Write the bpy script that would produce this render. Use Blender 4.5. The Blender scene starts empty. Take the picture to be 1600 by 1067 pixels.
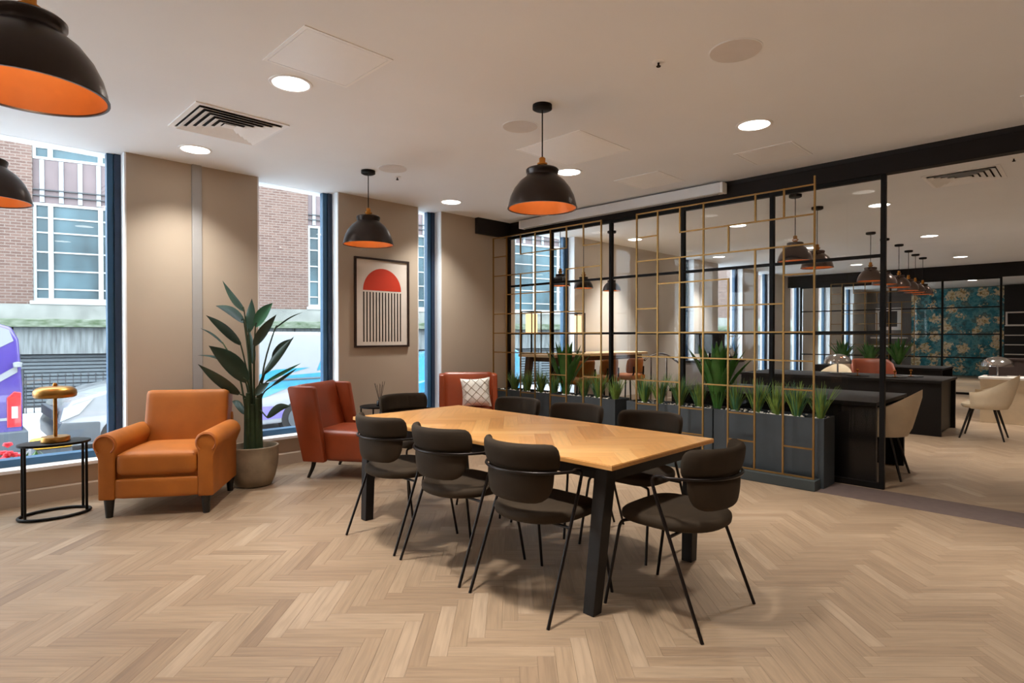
import bpy, bmesh, math, random
from mathutils import Vector, Matrix
random.seed(11)
SC = bpy.context.scene
COL = SC.collection
PI = math.pi
R = math.radians

# ------------------------------------------------------------------ camera, world, exposure
# World axes: X runs along the window wall (to the right), Y along the glass partition (to the left), Z up.
cam_d = bpy.data.cameras.new('camera')
cam_d.sensor_width = 36.0
cam_d.lens = 36.0 * 915.0 / 1600.0
cam_d.clip_start = 0.05
cam_d.clip_end = 300
cam = bpy.data.objects.new('camera', cam_d)
COL.objects.link(cam)
cam.location = (0, 0, 1.36)
cam.rotation_euler = (R(90 - 0.6), 0, R(-45))
SC.camera = cam

w = bpy.data.worlds.new('overcast_sky')
SC.world = w
w.use_nodes = True
bg = w.node_tree.nodes['Background']
bg.inputs[0].default_value = (0.86, 0.94, 1.0, 1)
bg.inputs[1].default_value = 7.4

SC.view_settings.view_transform = 'Standard'
SC.view_settings.look = 'None'
SC.view_settings.exposure = 0.42
SC.view_settings.gamma = 1.0
SC.view_settings.use_curve_mapping = False
SC.cycles.transparent_max_bounces = 32
SC.cycles.max_bounces = 8
SC.cycles.diffuse_bounces = 5
SC.cycles.sample_clamp_indirect = 6.0

DOWNLIGHT_W = 17.0
DOWNLIGHT_COL = (1.0, 0.96, 0.90)

ZC = 2.97          # ceiling height
VW = 6.05          # window wall plane
UG = 5.95          # glass partition plane
STREET = -0.6

# ------------------------------------------------------------------ colour + materials
def lin(h):
    h = h.lstrip('#')
    c = [int(h[i:i+2], 16) / 255 for i in (0, 2, 4)]
    return tuple((x / 12.92 if x <= 0.04045 else ((x + 0.055) / 1.055) ** 2.4) for x in c) + (1,)

MATS = {}
def nodes_of(m):
    return m.node_tree.nodes, m.node_tree.links

def mat(name, col, rough=0.5, metal=0.0, var=0.0, vscale=8.0, bump=0.0, bscale=60.0, spec=0.5, coat=0.0, stretch=None, emit=None, estr=0.0, detail=4, sheen=0.0, two=None):
    m = bpy.data.materials.new(name)
    m.use_nodes = True
    N, L = nodes_of(m)
    p = N['Principled BSDF']
    c = lin(col) if isinstance(col, str) else col
    p.inputs['Base Color'].default_value = c
    p.inputs['Roughness'].default_value = rough
    p.inputs['Metallic'].default_value = metal
    p.inputs['Specular IOR Level'].default_value = spec
    p.inputs['Coat Weight'].default_value = coat
    if sheen:
        p.inputs['Sheen Weight'].default_value = sheen
    tc = N.new('ShaderNodeTexCoord')
    src = tc.outputs['Object']
    if stretch:
        mp = N.new('ShaderNodeMapping')
        mp.inputs['Scale'].default_value = stretch
        L.new(src, mp.inputs['Vector'])
        src = mp.outputs['Vector']
    if var > 0 or two:
        n = N.new('ShaderNodeTexNoise')
        n.inputs['Scale'].default_value = vscale
        n.inputs['Detail'].default_value = detail
        L.new(src, n.inputs['Vector'])
        r = N.new('ShaderNodeValToRGB')
        r.color_ramp.elements[0].position = 0.3
        r.color_ramp.elements[1].position = 0.7
        if two:
            r.color_ramp.elements[0].color = c
            r.color_ramp.elements[1].color = lin(two)
        else:
            r.color_ramp.elements[0].color = tuple(x * (1 - var) for x in c[:3]) + (1,)
            r.color_ramp.elements[1].color = tuple(min(1, x * (1 + var)) for x in c[:3]) + (1,)
        L.new(n.outputs['Fac'], r.inputs['Fac'])
        L.new(r.outputs['Color'], p.inputs['Base Color'])
    if bump > 0:
        n2 = N.new('ShaderNodeTexNoise')
        n2.inputs['Scale'].default_value = bscale
        n2.inputs['Detail'].default_value = 3
        L.new(src, n2.inputs['Vector'])
        b = N.new('ShaderNodeBump')
        b.inputs['Strength'].default_value = bump
        b.inputs['Distance'].default_value = 0.004
        L.new(n2.outputs['Fac'], b.inputs['Height'])
        L.new(b.outputs['Normal'], p.inputs['Normal'])
    if emit:
        p.inputs['Emission Color'].default_value = lin(emit) if isinstance(emit, str) else emit
        p.inputs['Emission Strength'].default_value = estr
    MATS[name] = m
    return m

def glass_mat(name, tint=(1, 1, 1, 1), refl=0.6, base=0.04):
    m = bpy.data.materials.new(name)
    m.use_nodes = True
    N, L = nodes_of(m)
    N.remove(N['Principled BSDF'])
    out = N['Material Output']
    t = N.new('ShaderNodeBsdfTransparent')
    t.inputs[0].default_value = tint
    g = N.new('ShaderNodeBsdfGlossy')
    g.inputs['Roughness'].default_value = 0.0
    lw = N.new('ShaderNodeLayerWeight')
    lw.inputs['Blend'].default_value = 0.5
    pw = N.new('ShaderNodeMath'); pw.operation = 'POWER'; pw.inputs[1].default_value = 4.0
    ml = N.new('ShaderNodeMath'); ml.operation = 'MULTIPLY_ADD'
    ml.inputs[1].default_value = refl; ml.inputs[2].default_value = base
    L.new(lw.outputs['Facing'], pw.inputs[0])
    L.new(pw.outputs[0], ml.inputs[0])
    mx = N.new('ShaderNodeMixShader')
    L.new(ml.outputs[0], mx.inputs[0])
    L.new(t.outputs[0], mx.inputs[1])
    L.new(g.outputs[0], mx.inputs[2])
    L.new(mx.outputs[0], out.inputs[0])
    MATS[name] = m
    return m

def plank_mat(name, stops, grain_dark, rough, gscale=1.0, bumpy=0.15):
    """wood plank: tone from the per-plank attribute 'tone', grain along UV x (metres)"""
    m = bpy.data.materials.new(name)
    m.use_nodes = True
    N, L = nodes_of(m)
    p = N['Principled BSDF']
    at = N.new('ShaderNodeAttribute'); at.attribute_name = 'tone'
    uv = N.new('ShaderNodeUVMap'); uv.uv_map = 'uv'
    rp = N.new('ShaderNodeValToRGB')
    el = rp.color_ramp.elements
    while len(el) < len(stops):
        el.new(0.5)
    for e, (pos, c) in zip(el, stops):
        e.position = pos; e.color = lin(c)
    L.new(at.outputs['Fac'], rp.inputs['Fac'])
    mp = N.new('ShaderNodeMapping'); mp.inputs['Scale'].default_value = (1.6 * gscale, 26 * gscale, 1)
    L.new(uv.outputs[0], mp.inputs['Vector'])
    n = N.new('ShaderNodeTexNoise'); n.inputs['Scale'].default_value = 2.2; n.inputs['Detail'].default_value = 6; n.inputs['Distortion'].default_value = 0.7
    L.new(mp.outputs[0], n.inputs['Vector'])
    gr = N.new('ShaderNodeValToRGB')
    gr.color_ramp.elements[0].position = 0.32; gr.color_ramp.elements[0].color = (grain_dark,) * 3 + (1,)
    gr.color_ramp.elements[1].position = 0.62; gr.color_ramp.elements[1].color = (1, 1, 1, 1)
    L.new(n.outputs['Fac'], gr.inputs['Fac'])
    mx = N.new('ShaderNodeMix'); mx.data_type = 'RGBA'; mx.blend_type = 'MULTIPLY'
    mx.inputs[0].default_value = 1.0
    L.new(rp.outputs['Color'], mx.inputs[6]); L.new(gr.outputs['Color'], mx.inputs[7])
    L.new(mx.outputs[2], p.inputs['Base Color'])
    p.inputs['Roughness'].default_value = rough
    b = N.new('ShaderNodeBump'); b.inputs['Strength'].default_value = bumpy; b.inputs['Distance'].default_value = 0.002
    L.new(n.outputs['Fac'], b.inputs['Height']); L.new(b.outputs['Normal'], p.inputs['Normal'])
    MATS[name] = m
    return m

M = MATS
mat('wall_paint', '#b7a896', 0.85, var=0.03, vscale=2, bump=0.05, bscale=180)
mat('wall_pale', '#d8d0c6', 0.85, var=0.03, vscale=2, bump=0.05, bscale=180)
mat('wall_grey', '#6f6a67', 0.85, var=0.03, bump=0.05)
mat('ceiling_paint', '#f2f4f6', 0.9, var=0.015, vscale=1.5, bump=0.03, bscale=150)
mat('panel_white', '#fbfbfb', 0.4, var=0.01, spec=0.6)
mat('white_paint', '#eceef0', 0.5, var=0.02, vscale=5)
mat('strip_grey', '#a5a3a1', 0.6, var=0.02)
mat('black_metal', '#0e0b09', 0.5, spec=0.2, var=0.1, bump=0.03, bscale=200)
mat('black_paint', '#0d0c0c', 0.5, var=0.1)
mat('beam_dark', '#1b1513', 0.6, spec=0.25, var=0.12, vscale=4, bump=0.05)
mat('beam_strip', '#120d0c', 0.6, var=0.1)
mat('frame_blue', '#2d5878', 0.4, var=0.08, vscale=6)
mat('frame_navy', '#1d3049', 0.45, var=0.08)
mat('gold_frame', '#94703e', 0.35, metal=0.75, var=0.08, vscale=10)
mat('brass', '#b97a35', 0.25, metal=1.0, var=0.12, vscale=9)
mat('brass_brushed', '#a97c40', 0.36, metal=1.0, var=0.1, vscale=30, stretch=(1, 1, 12))
mat('planter_grey', '#353b3f', 0.55, var=0.15, vscale=5, bump=0.08, bscale=40)
mat('plinth_grey', '#343a3a', 0.6, var=0.1, vscale=5)
mat('threshold_vinyl', '#5a4b46', 0.6, var=0.12, vscale=14, bump=0.08, bscale=120)
mat('floor_base', '#7a6450', 0.8)
mat('tan_leather', '#a75f1d', 0.55, spec=0.35, var=0.13, vscale=5, bump=0.12, bscale=220)
mat('tan_piping', '#a65a1c', 0.45, var=0.1)
mat('red_leather', '#8c3d1d', 0.34, var=0.16, vscale=4, bump=0.1, bscale=240)
mat('dark_leg', '#15100d', 0.4, var=0.15)
mat('chair_fabric', '#362b1f', 0.8, spec=0.2, var=0.14, vscale=9, bump=0.2, bscale=420, sheen=0.0)
mat('chair_pad', '#30261b', 0.8, spec=0.2, var=0.14, vscale=9, bump=0.2, bscale=420, sheen=0.0)
mat('chair_tube', '#1b1310', 0.35, metal=0.5, var=0.1)
mat('table_black', '#17120f', 0.5, spec=0.3, var=0.12, vscale=6, bump=0.05)
mat('shade_black', '#372e2a', 0.28, metal=0.55, var=0.18, vscale=7)
mat('shade_copper', '#a9602a', 0.40, metal=0.35, var=0.14, vscale=6)
mat('bulb_glow', '#ffe0b0', 0.3, emit='#ffb765', estr=9.0)
mat('downlight_glow', '#ffffff', 0.3, emit='#fff6ea', estr=7.0)
mat('pot_stone', '#8b7962', 0.8, var=0.25, vscale=7, bump=0.25, bscale=45)
mat('soil', '#2a1d14', 0.95, var=0.4, vscale=40, bump=0.6, bscale=60)
mat('leaf_dark', '#20382a', 0.38, var=0.28, vscale=6, bump=0.06, bscale=60)
mat('leaf_mid', '#2f6143', 0.36, var=0.25, vscale=6)
mat('leaf_green', '#346524', 0.42, var=0.3, vscale=9)
mat('leaf_bright', '#4f7d33', 0.4, var=0.3, vscale=9)
mat('grass_green', '#7f9a45', 0.5, var=0.45, vscale=7)
mat('grass_teal', '#4c7e55', 0.5, var=0.4, vscale=7)
mat('stem_green', '#2b3d22', 0.55, var=0.35, vscale=12, bump=0.2, bscale=40)
mat('pebble_white', '#d8d2c8', 0.7, var=0.15, vscale=30)
mat('canvas_white', '#e7ddd2', 0.7, var=0.02)
mat('print_red', '#d2391a', 0.6, var=0.03)
mat('print_black', '#3a3029', 0.6, var=0.05)
mat('frame_brown', '#2e1b14', 0.5, var=0.1)
mat('cushion_white', '#e5e2da', 0.9, var=0.05, bump=0.25, bscale=260)
mat('cushion_line', '#9a8d77', 0.9, var=0.1)
mat('vent_dark', '#1c1512', 0.9)
mat('speaker_grille', '#e0dbd7', 0.85, var=0.03, bump=0.3, bscale=500)
mat('desk_black', '#130f0d', 0.5, spec=0.25, var=0.12, vscale=5)
mat('cream_fabric', '#d9c6a8', 0.85, var=0.06, bump=0.15, bscale=300)
mat('chrome', '#c9c6c4', 0.12, metal=1.0, var=0.05)
mat('shade_grey', '#6a5b55', 0.22, metal=0.85, var=0.12, vscale=7)
mat('wood_dark', '#5b3d29', 0.5, var=0.25, stretch=(2, 14, 14), vscale=3)
mat('wood_pale', '#d8b78e', 0.45, var=0.1, stretch=(2, 14, 14), vscale=3)
mat('lamp_shade_lit', '#fff1da', 0.7, emit='#ffcf95', estr=1.2)
mat('brown_leather', '#7a3a22', 0.45, var=0.2, vscale=5)
mat('shelf_white', '#e6ddd2', 0.5, var=0.03)
mat('shelf_black', '#140f0e', 0.6, var=0.1)
mat('cabinet_brown', '#3c2e29', 0.55, var=0.1)
mat('terracotta', '#a87d58', 0.7, var=0.15)
mat('reed_brown', '#3a2a1f', 0.7)
mat('screen_black', '#0a0b0d', 0.25, var=0.1)
# outside
mat('stone_pale', '#6c6f6b', 0.9, var=0.30, vscale=1.6, bump=0.3, bscale=12)
mat('stone_streaked', '#5f6465', 0.9, var=0.42, vscale=2.2, stretch=(6, 6, 0.7), bump=0.3, bscale=14)
mat('moss_ledge', '#304127', 0.95, two='#666d62', vscale=5, stretch=(1, 1, 3), bump=0.5, bscale=30)
mat('win_white', '#8b8f8f', 0.5, var=0.03)
mat('spandrel', '#55484a', 0.6, var=0.12, vscale=3)
mat('spandrel_rib', '#7b8388', 0.5, var=0.1)
mat('shutter_grey', '#4a5257', 0.6, var=0.1)
mat('rail_black', '#23262b', 0.5, var=0.1)
mat('asphalt', '#a3a5a8', 0.9, var=0.2, vscale=30, bump=0.3, bscale=120)
mat('pavement', '#cfcfcd', 0.9, var=0.15, vscale=6, bump=0.2, bscale=60)
mat('van_purple', '#3c2f75', 0.25, var=0.05, coat=0.6)
mat('van_white', '#7c8084', 0.25, var=0.03, coat=0.6)
mat('van_blue', '#1c7390', 0.3, var=0.15, coat=0.5)
mat('van_violet', '#5d5390', 0.3, var=0.1, coat=0.5)
mat('bumper_grey', '#40464b', 0.4, var=0.08)
mat('bumper_dark', '#3d454d', 0.6, var=0.1)
mat('tyre', '#141414', 0.8, var=0.2)
mat('lamp_red', '#d21a22', 0.25, var=0.1, coat=0.5)
mat('lamp_clear', '#98a3aa', 0.15, var=0.05)
mat('yellow_plastic', '#e0a92e', 0.5, var=0.1)
mat('car_blue', '#1f6f93', 0.25, var=0.1, coat=0.6)
mat('petal_red', '#d6283a', 0.6, var=0.2)
glass_mat('window_glass', (0.97, 0.99, 1.0, 1), 0.55, 0.03)
glass_mat('partition_glass', (0.97, 0.98, 0.98, 1), 0.30, 0.012)
glass_mat('car_glass', (0.12, 0.15, 0.17, 1), 0.6, 0.08)
mat('far_pane', '#34484f', 0.35, var=0.6, vscale=0.9, stretch=(1, 1, 0.5), spec=0.25)

plank_mat('oak_floor', [(0.0, '#7e6752'), (0.35, '#8d765f'), (0.6, '#957e66'), (0.85, '#a08a73'), (1.0, '#ae9983')], 0.76, 0.40)
plank_mat('oak_top', [(0.0, '#c48948'), (0.5, '#d69d5a'), (1.0, '#e0ad6a')], 0.86, 0.38, 1.0, 0.08)

def brick_mat():
    m = bpy.data.materials.new('brick'); m.use_nodes = True
    N, L = nodes_of(m); p = N['Principled BSDF']
    tc = N.new('ShaderNodeTexCoord')
    sp = N.new('ShaderNodeSeparateXYZ'); L.new(tc.outputs['Object'], sp.inputs[0])
    cb = N.new('ShaderNodeCombineXYZ'); L.new(sp.outputs['X'], cb.inputs['X']); L.new(sp.outputs['Z'], cb.inputs['Y'])
    b = N.new('ShaderNodeTexBrick')
    b.inputs['Scale'].default_value = 1.0
    b.inputs['Brick Width'].default_value = 0.23; b.inputs['Row Height'].default_value = 0.078
    b.inputs['Mortar Size'].default_value = 0.011
    b.inputs['Color1'].default_value = lin('#4c3831'); b.inputs['Color2'].default_value = lin('#5b473f'); b.inputs['Mortar'].default_value = lin('#675d57')
    L.new(cb.outputs[0], b.inputs['Vector'])
    n = N.new('ShaderNodeTexNoise'); n.inputs['Scale'].default_value = 0.6; n.inputs['Detail'].default_value = 5
    L.new(tc.outputs['Object'], n.inputs['Vector'])
    rp = N.new('ShaderNodeValToRGB'); rp.color_ramp.elements[0].color = (0.75, 0.75, 0.75, 1); rp.color_ramp.elements[1].color = (1.15, 1.12, 1.1, 1)
    L.new(n.outputs['Fac'], rp.inputs['Fac'])
    mx = N.new('ShaderNodeMix'); mx.data_type = 'RGBA'; mx.blend_type = 'MULTIPLY'; mx.inputs[0].default_value = 1
    L.new(b.outputs['Color'], mx.inputs[6]); L.new(rp.outputs['Color'], mx.inputs[7])
    L.new(mx.outputs[2], p.inputs['Base Color']); p.inputs['Roughness'].default_value = 0.9
    M['brick'] = m
brick_mat()

def wallpaper_mat():
    m = bpy.data.materials.new('floral_wallpaper'); m.use_nodes = True
    N, L = nodes_of(m); p = N['Principled BSDF']
    tc = N.new('ShaderNodeTexCoord')
    def noise(sc, det, dist=0.0):
        n = N.new('ShaderNodeTexNoise'); n.inputs['Scale'].default_value = sc; n.inputs['Detail'].default_value = det; n.inputs['Distortion'].default_value = dist
        n.inputs['Roughness'].default_value = 0.65
        L.new(tc.outputs['Object'], n.inputs['Vector']); return n
    def ramp(stops):
        r = N.new('ShaderNodeValToRGB'); e = r.color_ramp.elements
        e[0].position, e[0].color = stops[0][0], lin(stops[0][1]); e[1].position, e[1].color = stops[-1][0], lin(stops[-1][1])
        for pos, c in stops[1:-1]:
            x = e.new(pos); x.color = lin(c)
        return r
    n0 = noise(2.4, 6)
    ground = ramp([(0.32, '#2a4a4c'), (0.45, '#2b7c8c'), (0.52, '#64a2a8'), (0.58, '#39656c'), (0.68, '#7d8a80')])
    L.new(n0.outputs['Fac'], ground.inputs['Fac'])
    v = N.new('ShaderNodeTexVoronoi'); v.inputs['Scale'].default_value = 2.3; v.inputs['Randomness'].default_value = 0.8
    L.new(tc.outputs['Object'], v.inputs['Vector'])
    n1 = noise(13, 3)
    ad = N.new('ShaderNodeMath'); ad.operation = 'MULTIPLY_ADD'; ad.inputs[1].default_value = 1.15
    L.new(n1.outputs['Fac'], ad.inputs[0]); L.new(v.outputs['Distance'], ad.inputs[2])
    mk = ramp([(0.93, '#ffffff'), (0.985, '#000000')])
    L.new(ad.outputs[0], mk.inputs['Fac'])
    n2 = noise(9, 4)
    petal = ramp([(0.35, '#8d6f43'), (0.45, '#d8bf8c'), (0.55, '#efe3c4'), (0.65, '#c99a63')])
    L.new(n2.outputs['Fac'], petal.inputs['Fac'])
    mx = N.new('ShaderNodeMix'); mx.data_type = 'RGBA'
    L.new(mk.outputs['Color'], mx.inputs[0]); L.new(ground.outputs['Color'], mx.inputs[6]); L.new(petal.outputs['Color'], mx.inputs[7])
    L.new(mx.outputs[2], p.inputs['Base Color']); p.inputs['Roughness'].default_value = 0.8
    M['floral_wallpaper'] = m
wallpaper_mat()

# ------------------------------------------------------------------ mesh builder
class MB:
    def __init__(self):
        self.v = []; self.f = []
    def add(self, vs, fs):
        o = len(self.v)
        self.v += [tuple(x) for x in vs]
        self.f += [tuple(i + o for i in f) for f in fs]
        return self
    def box(self, x0, x1, y0, y1, z0, z1):
        return self.add([(x0, y0, z0), (x1, y0, z0), (x1, y1, z0), (x0, y1, z0), (x0, y0, z1), (x1, y0, z1), (x1, y1, z1), (x0, y1, z1)],
                        [(0, 3, 2, 1), (4, 5, 6, 7), (0, 1, 5, 4), (1, 2, 6, 5), (2, 3, 7, 6), (3, 0, 4, 7)])
    def bar(self, p, q, wx, wy=None, up=(0, 0, 1)):
        """square bar from p to q"""
        wy = wy or wx
        p = Vector(p); q = Vector(q); d = (q - p).normalized()
        u = Vector(up)
        if abs(d.dot(u)) > 0.95: u = Vector((1, 0, 0))
        a = d.cross(u).normalized() * wx / 2; b = a.cross(d).normalized() * wy / 2
        vs = [p - a - b, p + a - b, p + a + b, p - a + b, q - a - b, q + a - b, q + a + b, q - a + b]
        return self.add(vs, [(0, 1, 2, 3), (7, 6, 5, 4), (4, 5, 1, 0), (5, 6, 2, 1), (6, 7, 3, 2), (7, 4, 0, 3)])
    def leg(self, p, q, w0, w1):
        """square tapered leg, axis aligned section, p bottom (w0) to q top (w1)"""
        vs = []
        for c, w_ in ((p, w0), (q, w1)):
            h = w_ / 2
            vs += [(c[0] - h, c[1] - h, c[2]), (c[0] + h, c[1] - h, c[2]), (c[0] + h, c[1] + h, c[2]), (c[0] - h, c[1] + h, c[2])]
        return self.add(vs, [(0, 3, 2, 1), (4, 5, 6, 7), (0, 1, 5, 4), (1, 2, 6, 5), (2, 3, 7, 6), (3, 0, 4, 7)])
    def tube(self, pts, r, n=8, closed=False, r1=None):
        pts = [Vector(p) for p in pts]; m = len(pts)
        rings = []
        prev = None
        for i, p in enumerate(pts):
            if closed:
                d = (pts[(i + 1) % m] - pts[i - 1]).normalized()
            else:
                d = (pts[min(i + 1, m - 1)] - pts[max(i - 1, 0)]).normalized()
            if prev is None:
                u = Vector((0, 0, 1)) if abs(d.z) < 0.9 else Vector((1, 0, 0))
                a = d.cross(u).normalized()
            else:
                a = (prev - d * prev.dot(d)).normalized()
            prev = a
            b = d.cross(a)
            rr = r if r1 is None else r + (r1 - r) * i / (m - 1)
            rings.append([p + (a * math.cos(2 * PI * k / n) + b * math.sin(2 * PI * k / n)) * rr for k in range(n)])
        vs = [x for ring in rings for x in ring]; fs = []
        for i in range(m if closed else m - 1):
            j = (i + 1) % m
            for k in range(n):
                k2 = (k + 1) % n
                fs.append((i * n + k, i * n + k2, j * n + k2, j * n + k))
        if not closed:
            fs.append(tuple(range(n - 1, -1, -1)))
            fs.append(tuple((m - 1) * n + k for k in range(n)))
        return self.add(vs, fs)
    def lathe(self, prof, n=32, c=(0, 0, 0), sx=1.0, sy=1.0):
        """prof: (r, z) from outside bottom over; closed with poles when r==0"""
        vs = []; idx = []
        for r, z in prof:
            if r < 1e-6:
                idx.append([len(vs)] * n); vs.append((c[0], c[1], c[2] + z))
            else:
                idx.append(list(range(len(vs), len(vs) + n)))
                vs += [(c[0] + sx * r * math.cos(2 * PI * k / n), c[1] + sy * r * math.sin(2 * PI * k / n), c[2] + z) for k in range(n)]
        fs = []
        for a, b in zip(idx, idx[1:]):
            for k in range(n):
                k2 = (k + 1) % n
                q = []
                for i in (a[k], a[k2], b[k2], b[k]):
                    if i not in q: q.append(i)
                if len(q) > 2: fs.append(tuple(q))
        return self.add(vs, fs)
    def prism(self, poly, a0, a1, axis='y'):
        """extrude 2D outline; axis y: poly=(x,z); axis x: poly=(y,z); axis z: poly=(x,y)"""
        n = len(poly); vs = []
        for a in (a0, a1):
            for p in poly:
                vs.append((p[0], a, p[1]) if axis == 'y' else (a, p[0], p[1]) if axis == 'x' else (p[0], p[1], a))
        fs = [tuple(range(n)), tuple(range(2 * n - 1, n - 1, -1))]
        for i in range(n):
            j = (i + 1) % n
            fs.append((j, i, n + i, n + j))
        return self.add(vs, fs)
    def layers(self, outline, levels, c=(0, 0, 0)):
        """stack of scaled copies of a 2D outline; levels (z, scale)"""
        n = len(outline); vs = []; fs = []
        for z, s in levels:
            vs += [(c[0] + x * s, c[1] + y * s, c[2] + z) for x, y in outline]
        for i in range(len(levels) - 1):
            for k in range(n):
                k2 = (k + 1) % n
                fs.append((i * n + k, i * n + k2, (i + 1) * n + k2, (i + 1) * n + k))
        fs.append(tuple(range(n - 1, -1, -1)))
        fs.append(tuple((len(levels) - 1) * n + k for k in range(n)))
        return self.add(vs, fs)
    def soft(self, sx, sy, sz, r, n=8, puff=0.0, c=(0, 0, 0), puffy=0.0):
        """rounded cushion-like box centred on c"""
        bm = bmesh.new()
        bmesh.ops.create_cube(bm, size=2.0)
        bmesh.ops.subdivide_edges(bm, edges=bm.edges[:], cuts=n, use_grid_fill=True)
        vs = []
        hx, hy, hz = sx / 2, sy / 2, sz / 2
        for v in bm.verts:
            # spread samples toward the edges
            q = [math.copysign(abs(t) ** 0.55, t) for t in v.co]
            p = Vector((q[0] * hx, q[1] * hy, q[2] * hz))
            i = Vector((max(-hx + r, min(hx - r, p.x)), max(-hy + r, min(hy - r, p.y)), max(-hz + r, min(hz - r, p.z))))
            d = p - i
            if d.length > 1e-9: p = i + d.normalized() * min(r, d.length if d.length < r else r)
            fx = 1 - min(1, abs(p.x) / hx) ** 2; fy = 1 - min(1, abs(p.y) / hy) ** 2; fz = 1 - min(1, abs(p.z) / hz) ** 2
            p.z += math.copysign(puff * fx * fy, p.z) if abs(p.z) > hz * 0.5 else 0
            p.y += math.copysign(puffy * fx * fz, p.y) if abs(p.y) > hy * 0.5 else 0
            vs.append((p.x + c[0], p.y + c[1], p.z + c[2]))
        bm.verts.index_update()
        fs = [tuple(v.index for v in f.verts) for f in bm.faces]
        bm.free()
        return self.add(vs, fs)
    def xf(self, m):
        self.v = [tuple(m @ Vector(p)) for p in self.v]
        return self
    def mesh(self, name, smooth=30, bevel=0, seg=2, merge=False):
        me = bpy.data.meshes.new(name)
        me.from_pydata(self.v, [], self.f)
        bm = bmesh.new(); bm.from_mesh(me)
        if merge: bmesh.ops.remove_doubles(bm, verts=bm.verts[:], dist=1e-5)
        if bevel > 0:
            es = [e for e in bm.edges if len(e.link_faces) == 2 and e.calc_face_angle(0) > R(25)]
            bmesh.ops.bevel(bm, geom=es, offset=bevel, segments=seg, profile=0.5, affect='EDGES', clamp_overlap=True)
        bmesh.ops.recalc_face_normals(bm, faces=bm.faces[:])
        bm.to_mesh(me); bm.free()
        if smooth:
            for p in me.polygons: p.use_smooth = True
            me.set_sharp_from_angle(angle=R(smooth))
        return me
    def build(self, name, m, parent=None, smooth=30, bevel=0, seg=2, label=None, merge=False):
        me = self.mesh(name, smooth, bevel, seg, merge)
        me.materials.append(M[m] if isinstance(m, str) else m)
        o = bpy.data.objects.new(name, me)
        COL.objects.link(o)
        if parent is not None: o.parent = parent
        if label: o['label'] = label
        return o

def tag(o, label, cat, group=None, kind=None):
    o['label'] = label; o['category'] = cat
    if group: o['group'] = group
    if kind: o['kind'] = kind
    return o
def thing(name, label, cat, loc=(0, 0, 0), rz=0, group=None):
    o = bpy.data.objects.new(name, None)
    o.empty_display_size = 0.1
    COL.objects.link(o)
    o.location = loc; o.rotation_euler = (0, 0, rz)
    return tag(o, label, cat, group)
def struct(o):
    o['kind'] = 'structure'; return o
def copy_tree(o, parent=None):
    c = o.copy(); COL.objects.link(c)
    if parent is not None: c.parent = parent
    for ch in o.children:
        copy_tree(ch, c)
    return c
def place(proto, used, loc, rz, label, group=None):
    o = proto if not used else copy_tree(proto)
    o.location = loc; o.rotation_euler = (0, 0, rz)
    o['label'] = label
    if group: o['group'] = group
    return o
def face_rz(dx, dy):
    """rotation that turns local +Y to the direction (dx, dy)"""
    return math.atan2(dy, dx) - PI / 2

# ------------------------------------------------------------------ herringbone
E1 = Vector((1, -1)).normalized(); E2 = Vector((1, 1)).normalized()
def clip(poly, x0, x1, y0, y1):
    def cut(ps, f):
        out = []
        for i in range(len(ps)):
            a, b = ps[i - 1], ps[i]
            fa, fb = f(a), f(b)
            if fa >= 0 and fb >= 0: out.append(b)
            elif fa >= 0 or fb >= 0:
                t = fa / (fa - fb); x = (a[0] + (b[0] - a[0]) * t, a[1] + (b[1] - a[1]) * t)
                out.append(x)
                if fb >= 0: out.append(b)
        return out
    for f in (lambda p: p[0] - x0, lambda p: x1 - p[0], lambda p: p[1] - y0, lambda p: y1 - p[1]):
        poly = cut(poly, f)
        if len(poly) < 3: return []
    o = []
    for p in poly:
        if not o or math.hypot(p[0] - o[-1][0], p[1] - o[-1][1]) > 1e-4: o.append(p)
    if len(o) > 2 and math.hypot(o[0][0] - o[-1][0], o[0][1] - o[-1][1]) < 1e-4: o.pop()
    a = sum(o[i - 1][0] * o[i][1] - o[i][0] * o[i - 1][1] for i in range(len(o))) / 2 if len(o) > 2 else 0
    return o if abs(a) > 2e-4 else []
def herringbone(W, n, x0, x1, y0, y1, off=(0, 0)):
    """list of (outline in world xy, centre, axis angle 0/1, corner origin, full?) clipped to a rectangle"""
    Lg = W * n
    cs = [Vector((x, y)) for x in (x0, x1) for y in (y0, y1)]
    A = [(c.dot(E1), c.dot(E2)) for c in cs]
    out = []
    amin = min(a for a, b in A) - 2 * Lg; amax = max(a for a, b in A) + 2 * Lg
    bmin = min(b for a, b in A) - 2 * Lg; bmax = max(b for a, b in A) + 2 * Lg
    # t1 = (W, W), t2 = (L, -L):  a = i W + j L, b = i W - j L
    imin = int((amin + bmin) / 2 / W) - 2; imax = int((amax + bmax) / 2 / W) + 2
    jmin = int((amin - bmax) / 2 / Lg) - 2; jmax = int((amax - bmin) / 2 / Lg) + 2
    for i in range(imin, imax + 1):
        for j in range(jmin, jmax + 1):
            a = i * W + j * Lg + off[0]; b = i * W - j * Lg + off[1]
            for k, (p0, p1, q0, q1) in enumerate(((a, a + Lg, b, b + W), (a, a + W, b + W, b + W + Lg))):
                c = E1 * (p0 + p1) / 2 + E2 * (q0 + q1) / 2
                if not (x0 - Lg < c.x < x1 + Lg and y0 - Lg < c.y < y1 + Lg): continue
                poly = [E1 * s + E2 * t for s, t in ((p0, q0), (p1, q0), (p1, q1), (p0, q1))]
                poly = [(p.x, p.y) for p in poly]
                inside = all(x0 <= p[0] <= x1 and y0 <= p[1] <= y1 for p in poly)
                if not inside:
                    poly = clip(poly, x0, x1, y0, y1)
                    if not poly: continue
                out.append((poly, (c.x, c.y), k, inside))
    return out
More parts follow.
